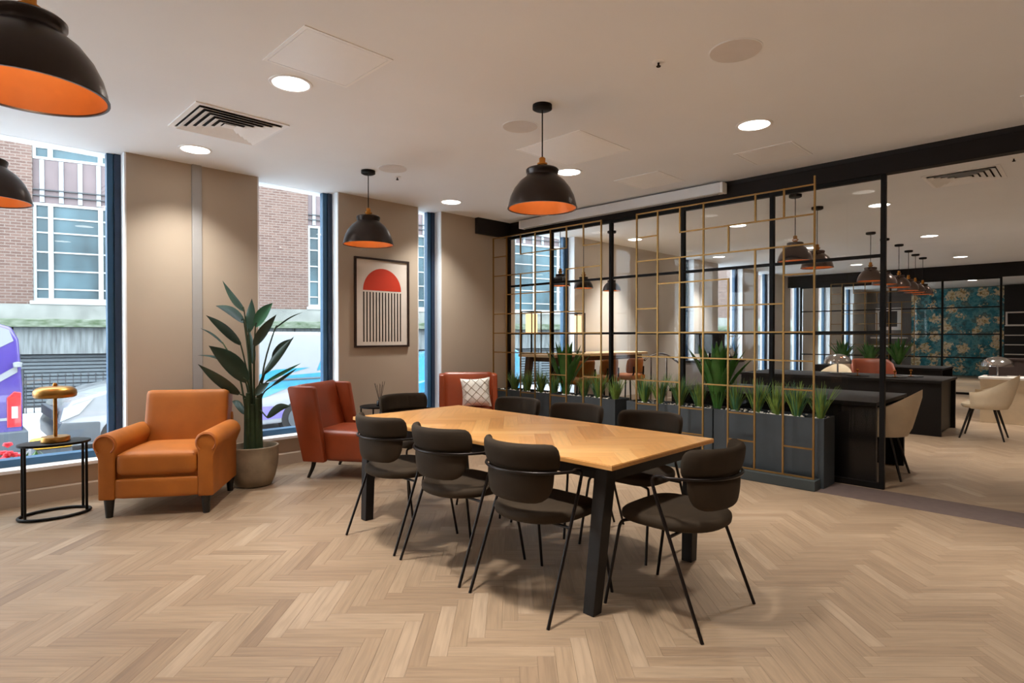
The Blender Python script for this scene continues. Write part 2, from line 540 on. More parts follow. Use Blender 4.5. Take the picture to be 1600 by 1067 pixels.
def plank_geo(poly, org, k, z1, z0, gap, ch, tone, uo):
    """verts, faces, uvs(per loop) for one plank with a small chamfer round the top"""
    n = len(poly)
    a = sum(poly[i - 1][0] * poly[i][1] - poly[i][0] * poly[i - 1][1] for i in range(n))
    if a < 0: poly = poly[::-1]
    def inset(d):
        o = []
        for i in range(n):
            p = Vector(poly[i]); e0 = (p - Vector(poly[i - 1])).normalized(); e1 = (Vector(poly[(i + 1) % n]) - p).normalized()
            n0 = Vector((-e0.y, e0.x)); n1 = Vector((-e1.y, e1.x))
            b = (n0 + n1)
            b = b / max(0.25, b.dot(n0)) if b.length > 1e-6 else n0
            o.append(p + b * d)
        return o
    A = inset(gap); B = inset(gap + ch)
    vs = [(p.x, p.y, z0) for p in A] + [(p.x, p.y, z1 - ch) for p in A] + [(p.x, p.y, z1) for p in B]
    fs = [tuple(range(2 * n, 3 * n))]
    for l in (0, 1):
        for i in range(n):
            j = (i + 1) % n
            fs.append((l * n + i, l * n + j, (l + 1) * n + j, (l + 1) * n + i))
    ax, ay = (E1, E2) if k == 0 else (E2, E1)
    uvv = []
    for v in vs:
        d = Vector((v[0] - org[0], v[1] - org[1]))
        uvv.append((d.dot(ax) + uo[0], d.dot(ay) + uo[1]))
    return vs, fs, uvv
def plank_mesh(name, items, material):
    """items: list of (vs, fs, uvv, tone) joined into one mesh with uv + tone"""
    V = []; F = []; U = []; T = []
    for vs, fs, uvv, tone in items:
        o = len(V); V += vs; U += uvv
        F += [tuple(i + o for i in f) for f in fs]; T += [tone] * len(fs)
    me = bpy.data.meshes.new(name)
    me.from_pydata(V, [], F)
    uvl = me.uv_layers.new(name='uv')
    li = [0] * len(me.loops); me.loops.foreach_get('vertex_index', li)
    flat = [0.0] * (2 * len(li))
    for q, vi in enumerate(li):
        flat[2 * q], flat[2 * q + 1] = U[vi]
    uvl.data.foreach_set('uv', flat)
    at = me.attributes.new('tone', 'FLOAT', 'FACE')
    at.data.foreach_set('value', T)
    me.materials.append(M[material])
    return me

# ------------------------------------------------------------------ floor
X0, X1, Y0, Y1 = -3.5, 24.6, -4.5, VW
fl = MB().box(X0, X1 + 0.2, Y0, Y1 + 0.3, -0.12, -0.006).build('floor', 'floor_base', smooth=0)
struct(fl); fl['label'] = 'pale oak herringbone plank floor'
WP, NP = 0.0765, 6
planks = [(p, 0) for p in herringbone(WP, NP, X0, 5.46, Y0, Y1, (0.03, 0.02))] + [(p, 1) for p in herringbone(WP, NP, 5.92, 14.0, Y0, Y1, (0.03, 0.02))]
def in_view(c):
    d = (c[0] + c[1]) / math.sqrt(2); r = (c[0] - c[1]) / math.sqrt(2)
    if d < 1.0: return 0
    px = 800 + 915 * r / d; py = 524 + 915 * 1.36 / d
    if -30 < px < 1630 and py < 1085: return 1 / d ** 3
    return 0
planks.sort(key=lambda t: -in_view(t[0][1]))
var_meshes = {}
stuff_items = []
n_part = 0
for (poly, c, k, full), rm in planks:
    tone = min(1, max(0, random.gauss(0.5, 0.14)))
    uo = (random.uniform(0, 50), random.uniform(0, 50))
    if n_part < 300 and in_view(c) > 0 and full:
        vi = random.randrange(24)
        key = (k, vi)
        if key not in var_meshes:
            h = Vector(((WP * NP) / 2, WP / 2)) if k == 0 else Vector((WP / 2, (WP * NP) / 2))
            pl = [E1 * sx * h.x + E2 * sy * h.y for sx, sy in ((-1, -1), (1, -1), (1, 1), (-1, 1))]
            vs, fs, uvv = plank_geo([(p.x, p.y) for p in pl], (0, 0), k, 0.0, -0.006, 0.0003, 0.0006, tone, uo)
            var_meshes[key] = plank_mesh('plank', [(vs, fs, uvv, tone)], 'oak_floor')
        o = bpy.data.objects.new('plank', var_meshes[key]); COL.objects.link(o)
        o.location = (c[0], c[1], 0); o.parent = fl
        n_part += 1
    else:
        vs, fs, uvv = plank_geo(poly, c, k, 0.0, -0.006, 0.0003, 0.0006, tone, uo)
        stuff_items.append((vs, fs, uvv, tone))
far_floor = herringbone(WP * 2, NP, 14.0, X1, Y0, Y1)
for poly, c, k, full in far_floor:
    tone = min(1, max(0, random.gauss(0.5, 0.15)))
    vs, fs, uvv = plank_geo(poly, c, k, 0.0, -0.006, 0.0003, 0.0006, tone, (random.uniform(0, 50), 0))
    stuff_items.append((vs, fs, uvv, tone))
so = bpy.data.objects.new('plank_field', plank_mesh('plank_field', stuff_items, 'oak_floor'))
COL.objects.link(so); so.parent = fl; so['kind'] = 'stuff'
th = MB().box(5.46, 5.92, Y0, Y1, -0.006, 0.001).build('threshold_strip', 'threshold_vinyl', fl, smooth=0, label='dark grey vinyl strip crossing the floor')

# ------------------------------------------------------------------ ceiling, walls
ce = MB().box(X0 - 0.2, X1 + 0.2, Y0 - 0.2, VW + 0.35, ZC, ZC + 0.15).build('ceiling', 'ceiling_paint', smooth=0)
struct(ce); ce['label'] = 'flat white plaster ceiling'
WT = 0.30   # wall thickness
SILL = 0.30
WINDOWS = [(-3.4, -1.10), (-1.0, 1.25), (2.39, 3.29), (4.375, 4.75), (6.1, 7.5), (10.9, 11.5), (12.6, 13.9), (14.8, 15.7), (17.0, 18.0), (19.3, 20.4), (21.8, 23.0)]  # first window lies out of view, glazing extended there for more daylight
wl = MB().box(X0, X1, VW, VW + WT, 0, SILL - 0.03).build('wall_left', 'wall_paint', smooth=0)
struct(wl); wl['label'] = 'taupe window wall with piers between the windows'
edges = [X0] + [e for wdw in WINDOWS for e in wdw] + [X1]
edges = sorted(edges + [5.97, 5.97])
for a, b in zip(edges[0::2], edges[1::2]):
    MB().box(a, b, VW, VW + WT, SILL - 0.03, ZC).build('pier', 'wall_paint' if a < 5.9 else 'wall_pale', wl, smooth=0)
ps = MB().box(1.775, 1.862, VW - 0.025, VW, 0.12, ZC).build('pier_strip', 'strip_grey', wl, smooth=0, bevel=0.006, label='light grey vertical strip on the pier')
bb = MB().prism([(VW - 0.018, 0), (VW, 0), (VW, 0.125), (VW - 0.008, 0.125), (VW - 0.018, 0.112)], X0, X1, 'x').build('baseboard_left', 'wall_paint', smooth=0)
struct(bb); bb['label'] = 'taupe skirting board under the windows'
WLAB = ['full height blue framed window outside the picture at the left', 'wide blue framed window behind the brass lamp and oval table',
        'tall blue framed window between the potted plant and the framed print', 'narrow blue framed window strip right of the framed print',
        'blue framed window behind the high table beyond the glass'] + ['blue framed window along the next room, %s past the high table' % q for q in ('first', 'second', 'third', 'fourth', 'fifth', 'sixth')]
for i, (a, b) in enumerate(WINDOWS):
    t = struct(thing('window_%d' % (i + 1), WLAB[i], 'window', ((a + b) / 2, VW, SILL)))
    del t['category']
    h = (b - a) / 2; H = ZC - SILL
    y0, y1 = 0.115, 0.235
    MB().box(-h, -h + 0.06, y0, y1, 0, H).build('frame', 'frame_blue', t, smooth=0, bevel=0.004)
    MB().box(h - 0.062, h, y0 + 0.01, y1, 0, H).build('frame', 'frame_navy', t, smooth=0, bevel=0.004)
    MB().box(h - 0.115, h - 0.0625, y0 + 0.03, y1 - 0.02, 0, H).build('frame', 'frame_blue', t, smooth=0, bevel=0.004)
    MB().box(-h, h, y0, y1, 0, 0.06).build('frame', 'frame_blue', t, smooth=0, bevel=0.004)
    MB().box(-h + 0.06, h - 0.06, 0.165, 0.175, 0.06, H).build('pane', 'window_glass', t, smooth=0)
    MB().box(h - 0.012, h + 0.001, -0.001, y0 + 0.01, 0, H).build('reveal', 'white_paint', t, smooth=0)  # both jamb linings coloured white to imitate window light falling on them
    MB().box(-h - 0.001, -h + 0.012, -0.001, y0, 0, H).build('reveal', 'white_paint', t, smooth=0)
    MB().box(-h - 0.01, h + 0.01, -0.035, y0 + 0.005, -0.03, 0.0).build('window_sill', 'white_paint', t, smooth=0, bevel=0.004)
wr = struct(MB().box(X0, X1, Y0 - 0.2, Y0, 0, ZC).build('wall_right', 'wall_pale', smooth=0)); wr['label'] = 'plain pale wall facing the windows'
wb = struct(MB().box(X0 - 0.2, X0, Y0 - 0.2, VW + WT, 0, ZC).build('wall_back', 'wall_pale', smooth=0)); wb['label'] = 'plain pale wall behind the viewer'
wf = struct(MB().box(X1, X1 + 0.2, Y0 - 0.2, VW + WT, 0, ZC).build('wall_far', 'wall_grey', smooth=0)); wf['label'] = 'dark grey end wall of the far room'
MB().box(X1 - 0.03, X1, 2.1, 4.65, 0.02, ZC - 0.02).build('wallpaper_panel', 'floral_wallpaper', wf, smooth=0, label='teal and cream floral wallpaper')

bm_ = struct(MB().box(5.93, 6.03, Y0, VW, 2.775, ZC - 0.045).build('trim_1', 'beam_dark', smooth=0, bevel=0.004)); bm_['label'] = 'dark brown beam above the glass partition'
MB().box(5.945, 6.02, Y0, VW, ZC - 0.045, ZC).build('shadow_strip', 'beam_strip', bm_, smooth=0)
t2 = struct(MB().box(5.33, 5.93, VW - 0.07, VW, 2.755, ZC).build('trim_2', 'beam_strip', smooth=0, bevel=0.004)); t2['label'] = 'dark boxed bulkhead on the wall in the corner'
# second partition beam
bm2 = struct(MB().box(16.8, 16.92, Y0, VW, 2.66, ZC).build('trim_3', 'beam_dark', smooth=0)); bm2['label'] = 'dark beam above the far glass partition'

# ------------------------------------------------------------------ glass partition
def partition(u, vs, zs, ztop, label, name='glass_partition'):
    t = thing(name, label, 'glass partition', (u, vs[0], 0))
    y = lambda v: v - vs[0]
    pw = 0.04
    for v in vs:
        MB().box(-0.025, 0.025, y(v) - pw / 2, y(v) + pw / 2, 0, ztop).build('post', 'black_metal', t, smooth=0, bevel=0.003)
    lv = [0.0] + zs + [ztop]
    for a, b in zip(vs, vs[1:]):
        for z in zs:
            MB().box(-0.02, 0.02, y(a) + pw / 2, y(b) - pw / 2, z - 0.014, z + 0.014).build('transom', 'black_metal', t, smooth=0)
        MB().box(-0.025, 0.025, y(a) + pw / 2, y(b) - pw / 2, 0, 0.05).build('bottom_rail', 'black_metal', t, smooth=0)
        MB().box(-0.025, 0.025, y(a) + pw / 2, y(b) - pw / 2, ztop - 0.035, ztop).build('top_rail', 'black_metal', t, smooth=0)
        for z0, z1 in zip(lv, lv[1:]):
            MB().box(-0.004, 0.004, y(a) + pw / 2, y(b) - pw / 2, max(z0 + 0.014, 0.05), min(z1 - 0.014, ztop - 0.035)).build('pane', 'partition_glass', t, smooth=0)
    return t
partition(UG + 0.02, [1.34, 2.30, 3.27, 4.24, 5.21, 6.03], [1.385, 2.064], 2.775, 'black framed glass partition with gridded panes behind the planters')
partition(16.86, [1.52, 2.58, 3.63, 4.68, 5.72], [0.85, 1.385, 2.0], 2.66, 'black framed glass partition in front of floral wallpaper')

# gold trellis screens
def trellis(u, v0, n, cell, verts, bars, label, zb=0.10, rows=10, tall=()):
    """columns counted from the far (high Y) end; bars: row -> list of columns; verts: line -> list of (row0,row1)"""
    t = thing('trellis_screen', label, 'screen', (u, v0, 0))
    b = 0.0155; cz = 0.258
    Z = lambda r: zb + r * cz
    Yc = lambda i: -(i) * cell
    for i, spans in enumerate(verts):
        for r0, r1 in spans:
            z1 = Z(r1) + (0.075 if (r1 == rows and i in tall) else b / 2)
            MB().box(-b / 2, b / 2, Yc(i) - b / 2, Yc(i) + b / 2, Z(r0) - (0.006 if r0 == 0 else b / 2), z1).build('upright', 'gold_frame', t, smooth=0)
    for r, runs in bars.items():
        for c0, c1 in runs:
            MB().box(-b / 2 + 0.001, b / 2 - 0.001, Yc(c1) + b / 2, Yc(c0) - b / 2, Z(r) - b / 2 + 0.001, Z(r) + b / 2 - 0.001).build('crossbar', 'gold_frame', t, smooth=0)
    return t
CELL = 0.259
V2 = [[(0, 10)], [(0, 10)], [(0, 8), (9, 10)], [(0, 10)], [(0, 7), (8, 9)], [(0, 8), (9, 10)], [(0, 8), (9, 10)], [(0, 10)]]
B2 = {10: [(0, 7)], 9: [(0, 1), (2, 7)], 8: [(0, 7)], 7: [(1, 4), (6, 7)], 6: [(0, 1), (2, 6)], 5: [(0, 7)], 4: [(0, 7)], 3: [(0, 2), (3, 5), (6, 7)], 2: [(0, 1), (2, 3), (4, 5)], 1: [(2, 3), (4, 5), (6, 7)], 0: [(0, 7)]}
trellis(5.5, 3.570, 7, CELL, V2, B2, 'gold trellis screen with uneven rectangles at the open end of the glass', tall=(7,))
V1 = [[(0, 10)], [(0, 10)], [(0, 8), (9, 10)], [(0, 10)], [(0, 10)], [(0, 8), (9, 10)], [(0, 8), (9, 10)], [(0, 10)]]
B1 = {10: [(0, 7)], 9: [(0, 1), (2, 5), (6, 7)], 8: [(0, 4), (5, 7)], 7: [(1, 4)], 6: [(0, 6)], 5: [(0, 7)], 4: [(0, 7)], 3: [(4, 5), (6, 7)], 2: [(0, 1), (2, 3), (4, 5)], 1: [(2, 3), (4, 5), (6, 7)], 0: [(0, 7)]}
trellis(5.5, 5.860, 7, CELL, V1, B1, 'gold trellis screen behind the cushioned red chair, next to the window wall')

# plinths + planters
tag(MB().box(5.44, 5.585, 1.725, 3.62, 0.001, 0.091).build('screen_plinth', 'plinth_grey', smooth=0, bevel=0.004), 'dark grey plinth under the gold screen at the open end', 'plinth')
tag(MB().box(5.44, 5.585, 3.99, 5.90, 0.001, 0.091).build('screen_plinth', 'plinth_grey', smooth=0, bevel=0.004), 'dark grey plinth under the gold screen beside the window wall', 'plinth')
def planter(v0, v1, label):
    H = 0.62; u0, u1 = 5.60, 5.90; wl_ = 0.012
    t = thing('planter_box', label, 'planter', ((u0 + u1) / 2, (v0 + v1) / 2, 0), 0, 'grey trough planters along the glass')
    hx = (u1 - u0) / 2; hy = (v1 - v0) / 2 - 0.003
    mb = MB()
    mb.box(-hx, -hx + wl_, -hy, hy, 0.001, H); mb.box(hx - wl_, hx, -hy, hy, 0.001, H)
    mb.box(-hx + wl_, hx - wl_, -hy, -hy + wl_, 0.001, H); mb.box(-hx + wl_, hx - wl_, hy - wl_, hy, 0.001, H)
    mb.box(-hx + wl_, hx - wl_, -hy + wl_, hy - wl_, 0.001, 0.02)
    mb.build('trough', 'planter_grey', t, smooth=0)
    MB().box(-hx + wl_, hx - wl_, -hy + wl_, hy - wl_, 0.5, 0.585).build('soil', 'soil', t, smooth=0)
    g = MB()
    for _ in range(int(150 * (v1 - v0))):
        r = random.uniform(0.008, 0.017); x = random.uniform(-hx + 0.03, hx - 0.03)
        if random.random() < 0.6: x = random.uniform(-hx + 0.02, -hx + 0.07)
        yy = random.uniform(-hy + 0.03, hy - 0.03)
        g.lathe([(0, 0), (r, r * 0.5), (r * 0.7, r), (0, r * 1.2)], 6, (x, yy, 0.585 + random.uniform(0, 0.025)), 1, random.uniform(0.7, 1.2))
    go = g.build('gravel', 'pebble_white', t, smooth=60); go['kind'] = 'stuff'
    return t
planter(1.70, 2.73, 'dark grey trough planter at the open end of the glass partition')
planter(2.74, 3.77, 'dark grey trough planter, second from the open end of the glass')
planter(3.92, 4.92, 'dark grey trough planter right after the gap in the gold screens')
planter(4.93, 5.93, 'dark grey trough planter in the corner behind the cushioned red chair')

def blade(mb, base, tip, w_, droop, side, n=6, fold=0.25, shape=0):
    """leaf blade: curved, folded strip of small thickness"""
    base = Vector(base); tip = Vector(tip); d = tip - base
    s = Vector(side); s = (s - d.normalized() * s.dot(d.normalized()))
    s = s.normalized() if s.length > 1e-6 else Vector((1, 0, 0))
    up = s.cross(d.normalized())
    if up.z < 0: up = -up
    rows = []
    for i in range(n + 1):
        t = i / n
        p = base + d * t + Vector((0, 0, 1)) * droop * math.sin(PI * t)
        if shape == 0: ww = w_ * (1 - t) ** 0.7 * (0.6 + 0.4 * math.sin(PI * min(1, t * 1.3)))
        else: ww = w_ * (math.sin(PI * min(1, (0.03 + t) ** 0.75)) ** 0.8 if t < 1 else 0)
        ww = max(ww, 0.0006)
        rows.append((p - s * ww / 2 + up * fold * ww * 0.5, p, p + s * ww / 2 + up * fold * ww * 0.5))
    o = len(mb.v); th = up * 0.0012
    for r_ in rows:
        mb.v += [tuple(x) for x in r_] + [tuple(x - th) for x in r_]
    for i in range(n):
        a = o + i * 6; b = a + 6
        mb.f += [(a, a + 1, b + 1, b), (a + 1, a + 2, b + 2, b + 1), (a + 4, a + 3, b + 3, b + 4), (a + 5, a + 4, b + 4, b + 5), (a + 3, a, b, b + 3), (a + 2, a + 5, b + 5, b + 2)]
ORD = ['first', 'second', 'third', 'fourth', 'fifth', 'sixth', 'seventh', 'eighth', 'ninth', 'tenth']
def grass(v, u, h, label, nb=64):
    t = thing('spiky_plant', label, 'plant', (u, v, 0.585), 0, 'spiky plants in the trough planters')
    for part, m, nn in (('leaves', 'grass_green', nb), ('leaves', 'grass_teal', nb // 2)):
        mb = MB()
        for _ in range(nn):
            a = random.uniform(0, 2 * PI); r0 = random.uniform(0, 0.03); ln = h * random.uniform(0.55, 1.05)
            tilt = random.uniform(0.05, 0.55)
            b = (r0 * math.cos(a), r0 * math.sin(a), 0)
            e = (b[0] + ln * math.sin(tilt) * math.cos(a), b[1] + ln * math.sin(tilt) * math.sin(a), ln * math.cos(tilt))
            blade(mb, b, e, random.uniform(0.013, 0.024), 0.03 * tilt * 2, (-math.sin(a), math.cos(a), 0), 5)
        o = mb.build(part, m, t, smooth=60); o['kind'] = 'stuff'
    return t
near_v = [1.79, 1.98, 2.16, 2.36, 2.58, 2.98, 3.20, 3.42, 3.64]
for i, v in enumerate(near_v):
    grass(v, 5.75 + random.uniform(-0.03, 0.03), random.uniform(0.30, 0.40), 'spiky green plant in the planters, %s from the open end of the glass' % ORD[i])
far_v = [4.02, 4.27, 4.50, 4.97, 5.22, 5.47, 5.72]
for i, v in enumerate(far_v):
    grass(v, 5.75 + random.uniform(-0.03, 0.03), random.uniform(0.28, 0.36), 'spiky green plant in the corner planters, %s after the screen gap' % ORD[i])
def leafy(v, u, h, label, n=26):
    t = thing('broad_leaf_plant', label, 'plant', (u, v, 0.585))
    for i in range(n):
        a = i * 2.4 + random.uniform(-0.3, 0.3); q = (i + 0.5) / n
        tilt = 0.08 + 0.62 * q; ln = h * random.uniform(0.75, 1.0)
        b = (0.02 * math.cos(a), 0.02 * math.sin(a), 0)
        k = 0.3; tilt *= 0.2 + 0.8 * abs(math.sin(a))
        m1 = (b[0] + ln * k * math.sin(tilt * 0.6) * math.cos(a), b[1] + ln * k * math.sin(tilt * 0.6) * math.sin(a), ln * k)
        e = (m1[0] + ln * (1 - k) * math.sin(tilt) * math.cos(a), m1[1] + ln * (1 - k) * math.sin(tilt) * math.sin(a), ln * k + ln * (1 - k) * math.cos(tilt))
        mb = MB()
        blade(mb, m1, e, random.uniform(0.085, 0.12), 0.02, (-math.sin(a), math.cos(a), 0), 8, 0.3, 1)
        mb.tube([b, m1], 0.006, 5)
        mb.build('leaf', 'leaf_green' if i % 3 else 'leaf_bright', t, smooth=60)
    return t
leafy(2.74, 5.70, 0.76, 'tall broad-leaved green plant in the planters near the open end')
leafy(4.74, 5.70, 0.74, 'tall broad-leaved green plant in the corner planters')

# white screen housing on the beam
t = thing('projector_screen_housing', 'long white projector screen housing fixed to the dark beam', 'projector screen', (5.88, 4.22, 2.84))
MB().box(-0.055, 0.048, -1.44, 1.44, 0, 0.108).build('casing', 'white_paint', t, smooth=0, bevel=0.006)
for s in (-1, 1):
    MB().box(-0.057, 0.049, s * 1.455 - 0.015, s * 1.455 + 0.015, -0.002, 0.11).build('end_cap', 'panel_white', t, smooth=0, bevel=0.004)
MB().box(-0.03, 0.0, -1.40, 1.40, -0.008, 0.0).build('screen_bar', 'strip_grey', t, smooth=0)

# ------------------------------------------------------------------ ceiling fittings
def downlight_proto():
    t = thing('downlight', '', 'downlight', (0, 0, ZC), 0, 'round recessed ceiling downlights')
    MB().lathe([(0.112, -0.001), (0.112, -0.004), (0.118, -0.007), (0.132, -0.004), (0.134, 0.0)], 36).build('trim_ring', 'panel_white', t, smooth=40)
    MB().lathe([(0, -0.003), (0.113, -0.003), (0.113, -0.001), (0, -0.001)], 36).build('lens', 'downlight_glow', t, smooth=40)
    ld = bpy.data.lights.new('downlight_beam', 'AREA'); ld.shape = 'DISK'; ld.size = 0.22; ld.energy = DOWNLIGHT_W; ld.color = DOWNLIGHT_COL; ld.spread = R(80)
    lo = bpy.data.objects.new('downlight_beam', ld); COL.objects.link(lo); lo.parent = t; lo.location = (0, 0, -0.012)
    return t
dp = downlight_proto()
DL = [((1.66, 3.66), 'round ceiling downlight beside the large square access panel'),
      ((1.66, 5.54), 'round ceiling downlight between the louvred vent and the taupe pier'),
      ((4.49, 5.53), 'round ceiling downlight above the cushioned red chair near the dark bulkhead'),
      ((4.49, 3.70), 'round ceiling downlight just behind the pendant over the table'),
      ((4.49, 1.87), 'round ceiling downlight in the bare ceiling near the open end of the beam'),
      ((8.34, 1.92), 'round downlight in the next room, behind the end post of the glass'),
      ((11.5, 1.94), 'round downlight in the next room beyond the end post, over the desks'),
      ((15.0, 2.0), 'round downlight in the next room nearest the far beam'),
      ((8.42, 3.74), 'round downlight in the next room seen through the gold screen uprights'),
      ((8.42, 5.5), 'round downlight in the next room over the high table'),
      ((11.5, 3.74), 'round downlight in the next room behind the paired pendants'),
      ((11.5, 5.5), 'round downlight in the next room near its window wall'),
      ((15.0, 3.9), 'round downlight beyond the row of pendants near the far beam'),
      ((18.6, 2.6), 'round downlight in front of the floral wallpaper, nearer one'),
      ((21.6, 2.6), 'round downlight in front of the floral wallpaper, farther one'),
      ((19.5, 4.6), 'round downlight over the far end of the window wall'),
      ((1.66, 1.85), 'round ceiling downlight above the viewer, over bare floor'),  # from here down: unseen lamps, added to light the rooms
      ((4.49, 0.0), 'round ceiling downlight outside the picture beside the opening'),
      ((1.66, -0.1), 'round ceiling downlight behind the viewer'),
      ((-1.2, 3.66), 'round ceiling downlight outside the picture at the left'),
      ((8.34, 0.0), 'round downlight in the next room outside the picture'),
      ((4.49, -2.2), 'round ceiling downlight far outside the picture'),
      ((11.5, 0.1), 'round downlight in the next room past the open end'),
      ((1.66, -1.95), 'round ceiling downlight well behind the viewer'),
      ((-1.2, 1.85), 'round ceiling downlight behind the viewer at the left'),
      ((15.0, 0.1), 'round downlight in the next room, far outside the picture by the beam'),
      ((14.0, -2.4), 'round downlight in the next room, far outside the picture')]
row_d = bpy.data.lights['downlight_beam'].copy()      # the dimmer, wider lamps of the row along the windows
row_d.name = 'downlight_beam_wall_row'; row_d.energy = DOWNLIGHT_W * 0.74; row_d.spread = R(100)
for i, ((u, v), lb) in enumerate(DL):
    o = place(dp, i > 0, (u, v, ZC), 0, lb)
    if v > 5 and u < 6:
        for ch in o.children:
            if ch.type == 'LIGHT': ch.data = row_d

def access_panel(u, v, s, label):
    t = thing('access_panel', label, 'ceiling panel', (u, v, ZC), 0, 'flush white ceiling access panels')
    h = s / 2
    mb = MB()
    mb.box(-h, h, -h, -h + 0.02, -0.004, 0); mb.box(-h, h, h - 0.02, h, -0.004, 0)
    mb.box(-h, -h + 0.02, -h + 0.02, h - 0.02, -0.004, 0); mb.box(h - 0.02, h, -h + 0.02, h - 0.02, -0.004, 0)
    mb.build('frame', 'panel_white', t, smooth=0)
    MB().box(-h + 0.023, h - 0.023, -h + 0.023, h - 0.023, -0.0035, 0).build('door', 'panel_white', t, smooth=0)
access_panel(1.67, 3.19, 0.54, 'square white access panel in the ceiling, largest in view')
access_panel(3.98, 3.23, 0.70, 'square white access panel right behind the table pendant cord')
access_panel(5.33, 3.31, 0.52, 'square white access panel above the screen housing')
access_panel(5.33, 2.05, 0.50, 'square white access panel beside the bare downlight and dark beam')

def vent(u, v, s, label):
    t = thing('air_vent', label, 'vent', (u, v, ZC), 0, 'louvred ceiling vents')
    h = s / 2
    mb = MB()
    fr = 0.035
    mb.box(-h, h, -h, -h + fr, -0.008, 0); mb.box(-h, h, h - fr, h, -0.008, 0)
    mb.box(-h, -h + fr, -h + fr, h - fr, -0.008, 0); mb.box(h - fr, h, -h + fr, h - fr, -0.008, 0)
    mb.build('frame', 'panel_white', t, smooth=0)
    MB().box(-h + fr, h - fr, -h + fr, h - fr, -0.001, 0).build('backing', 'vent_dark', t, smooth=0)
    # four-way concentric louvre blades, tilted outward
    n = 5
    for i in range(n):
        o = h - fr - 0.004 - i * 0.050; inn = o - 0.044
        for q in range(4):
            z0, z1 = -0.022, -0.002
            # outer edge at ceiling level, inner edge lower: trapezoid blade
            vs = [(-o, -o, z0), (o, -o, z0), (inn, -inn, z1), (-inn, -inn, z1)]
            vs += [(x, y, z - 0.0015) for x, y, z in vs]
            b = MB().add(vs, [(0, 1, 2, 3), (7, 6, 5, 4), (0, 4, 5, 1), (1, 5, 6, 2), (2, 6, 7, 3), (3, 7, 4, 0)])
            b.xf(Matrix.Rotation(q * PI / 2, 4, 'Z')).build('louvre', 'panel_white', t, smooth=0)
    c = h - fr - 0.004 - n * 0.050
    MB().box(-c, c, -c, c, -0.012, -0.010).build('centre_plate', 'panel_white', t, smooth=0)
vent(1.65, 4.72, 0.66, 'square four-way louvred vent in the ceiling by the window wall')
vent(7.45, 0.97, 0.62, 'square louvred vent in the next room, right of the end post')
vent(5.52, 0.07, 0.62, 'louvred vent cut off by the right edge of the picture')

def speaker(u, v, r, label):
    t = thing('ceiling_speaker', label, 'speaker', (u, v, ZC), 0, 'flush round ceiling speakers')
    MB().lathe([(r - 0.006, 0), (r - 0.006, -0.004), (r, -0.003), (r, 0)], 36).build('rim', 'ceiling_paint', t, smooth=40)
    MB().lathe([(0, -0.0035), (r - 0.006, -0.0035), (r - 0.006, -0.001), (0, -0.001)], 36).build('grille', 'speaker_grille', t, smooth=40)
speaker(3.25, 1.46, 0.145, 'round flush speaker grille in the bare ceiling, largest of three')
speaker(3.25, 3.16, 0.14, 'round flush speaker grille left of the table pendant cord')
speaker(3.20, 4.83, 0.14, 'round flush speaker grille beside the pendant near the framed print')
def sprinkler(u, v, label):
    t = thing('sprinkler_head', label, 'sprinkler', (u, v, ZC), 0, 'small ceiling sprinklers')
    MB().lathe([(0, -0.006), (0.025, -0.006), (0.038, -0.002), (0.038, 0)], 20).build('rose', 'panel_white', t)
    MB().lathe([(0, -0.03), (0.012, -0.03), (0.014, -0.026), (0.006, -0.02), (0.006, -0.006)], 12).build('nozzle', 'vent_dark', t)
sprinkler(3.06, 1.84, 'small sprinkler head left of the largest round speaker grille')
sprinkler(3.03, 0.68, 'small ceiling fitting at the top edge of the picture')
sprinkler(3.40, 5.05, 'small ceiling fitting right above the print pendant canopy')
sprinkler(7.0, 0.55, 'small ceiling fitting in the next room below the louvred vent')

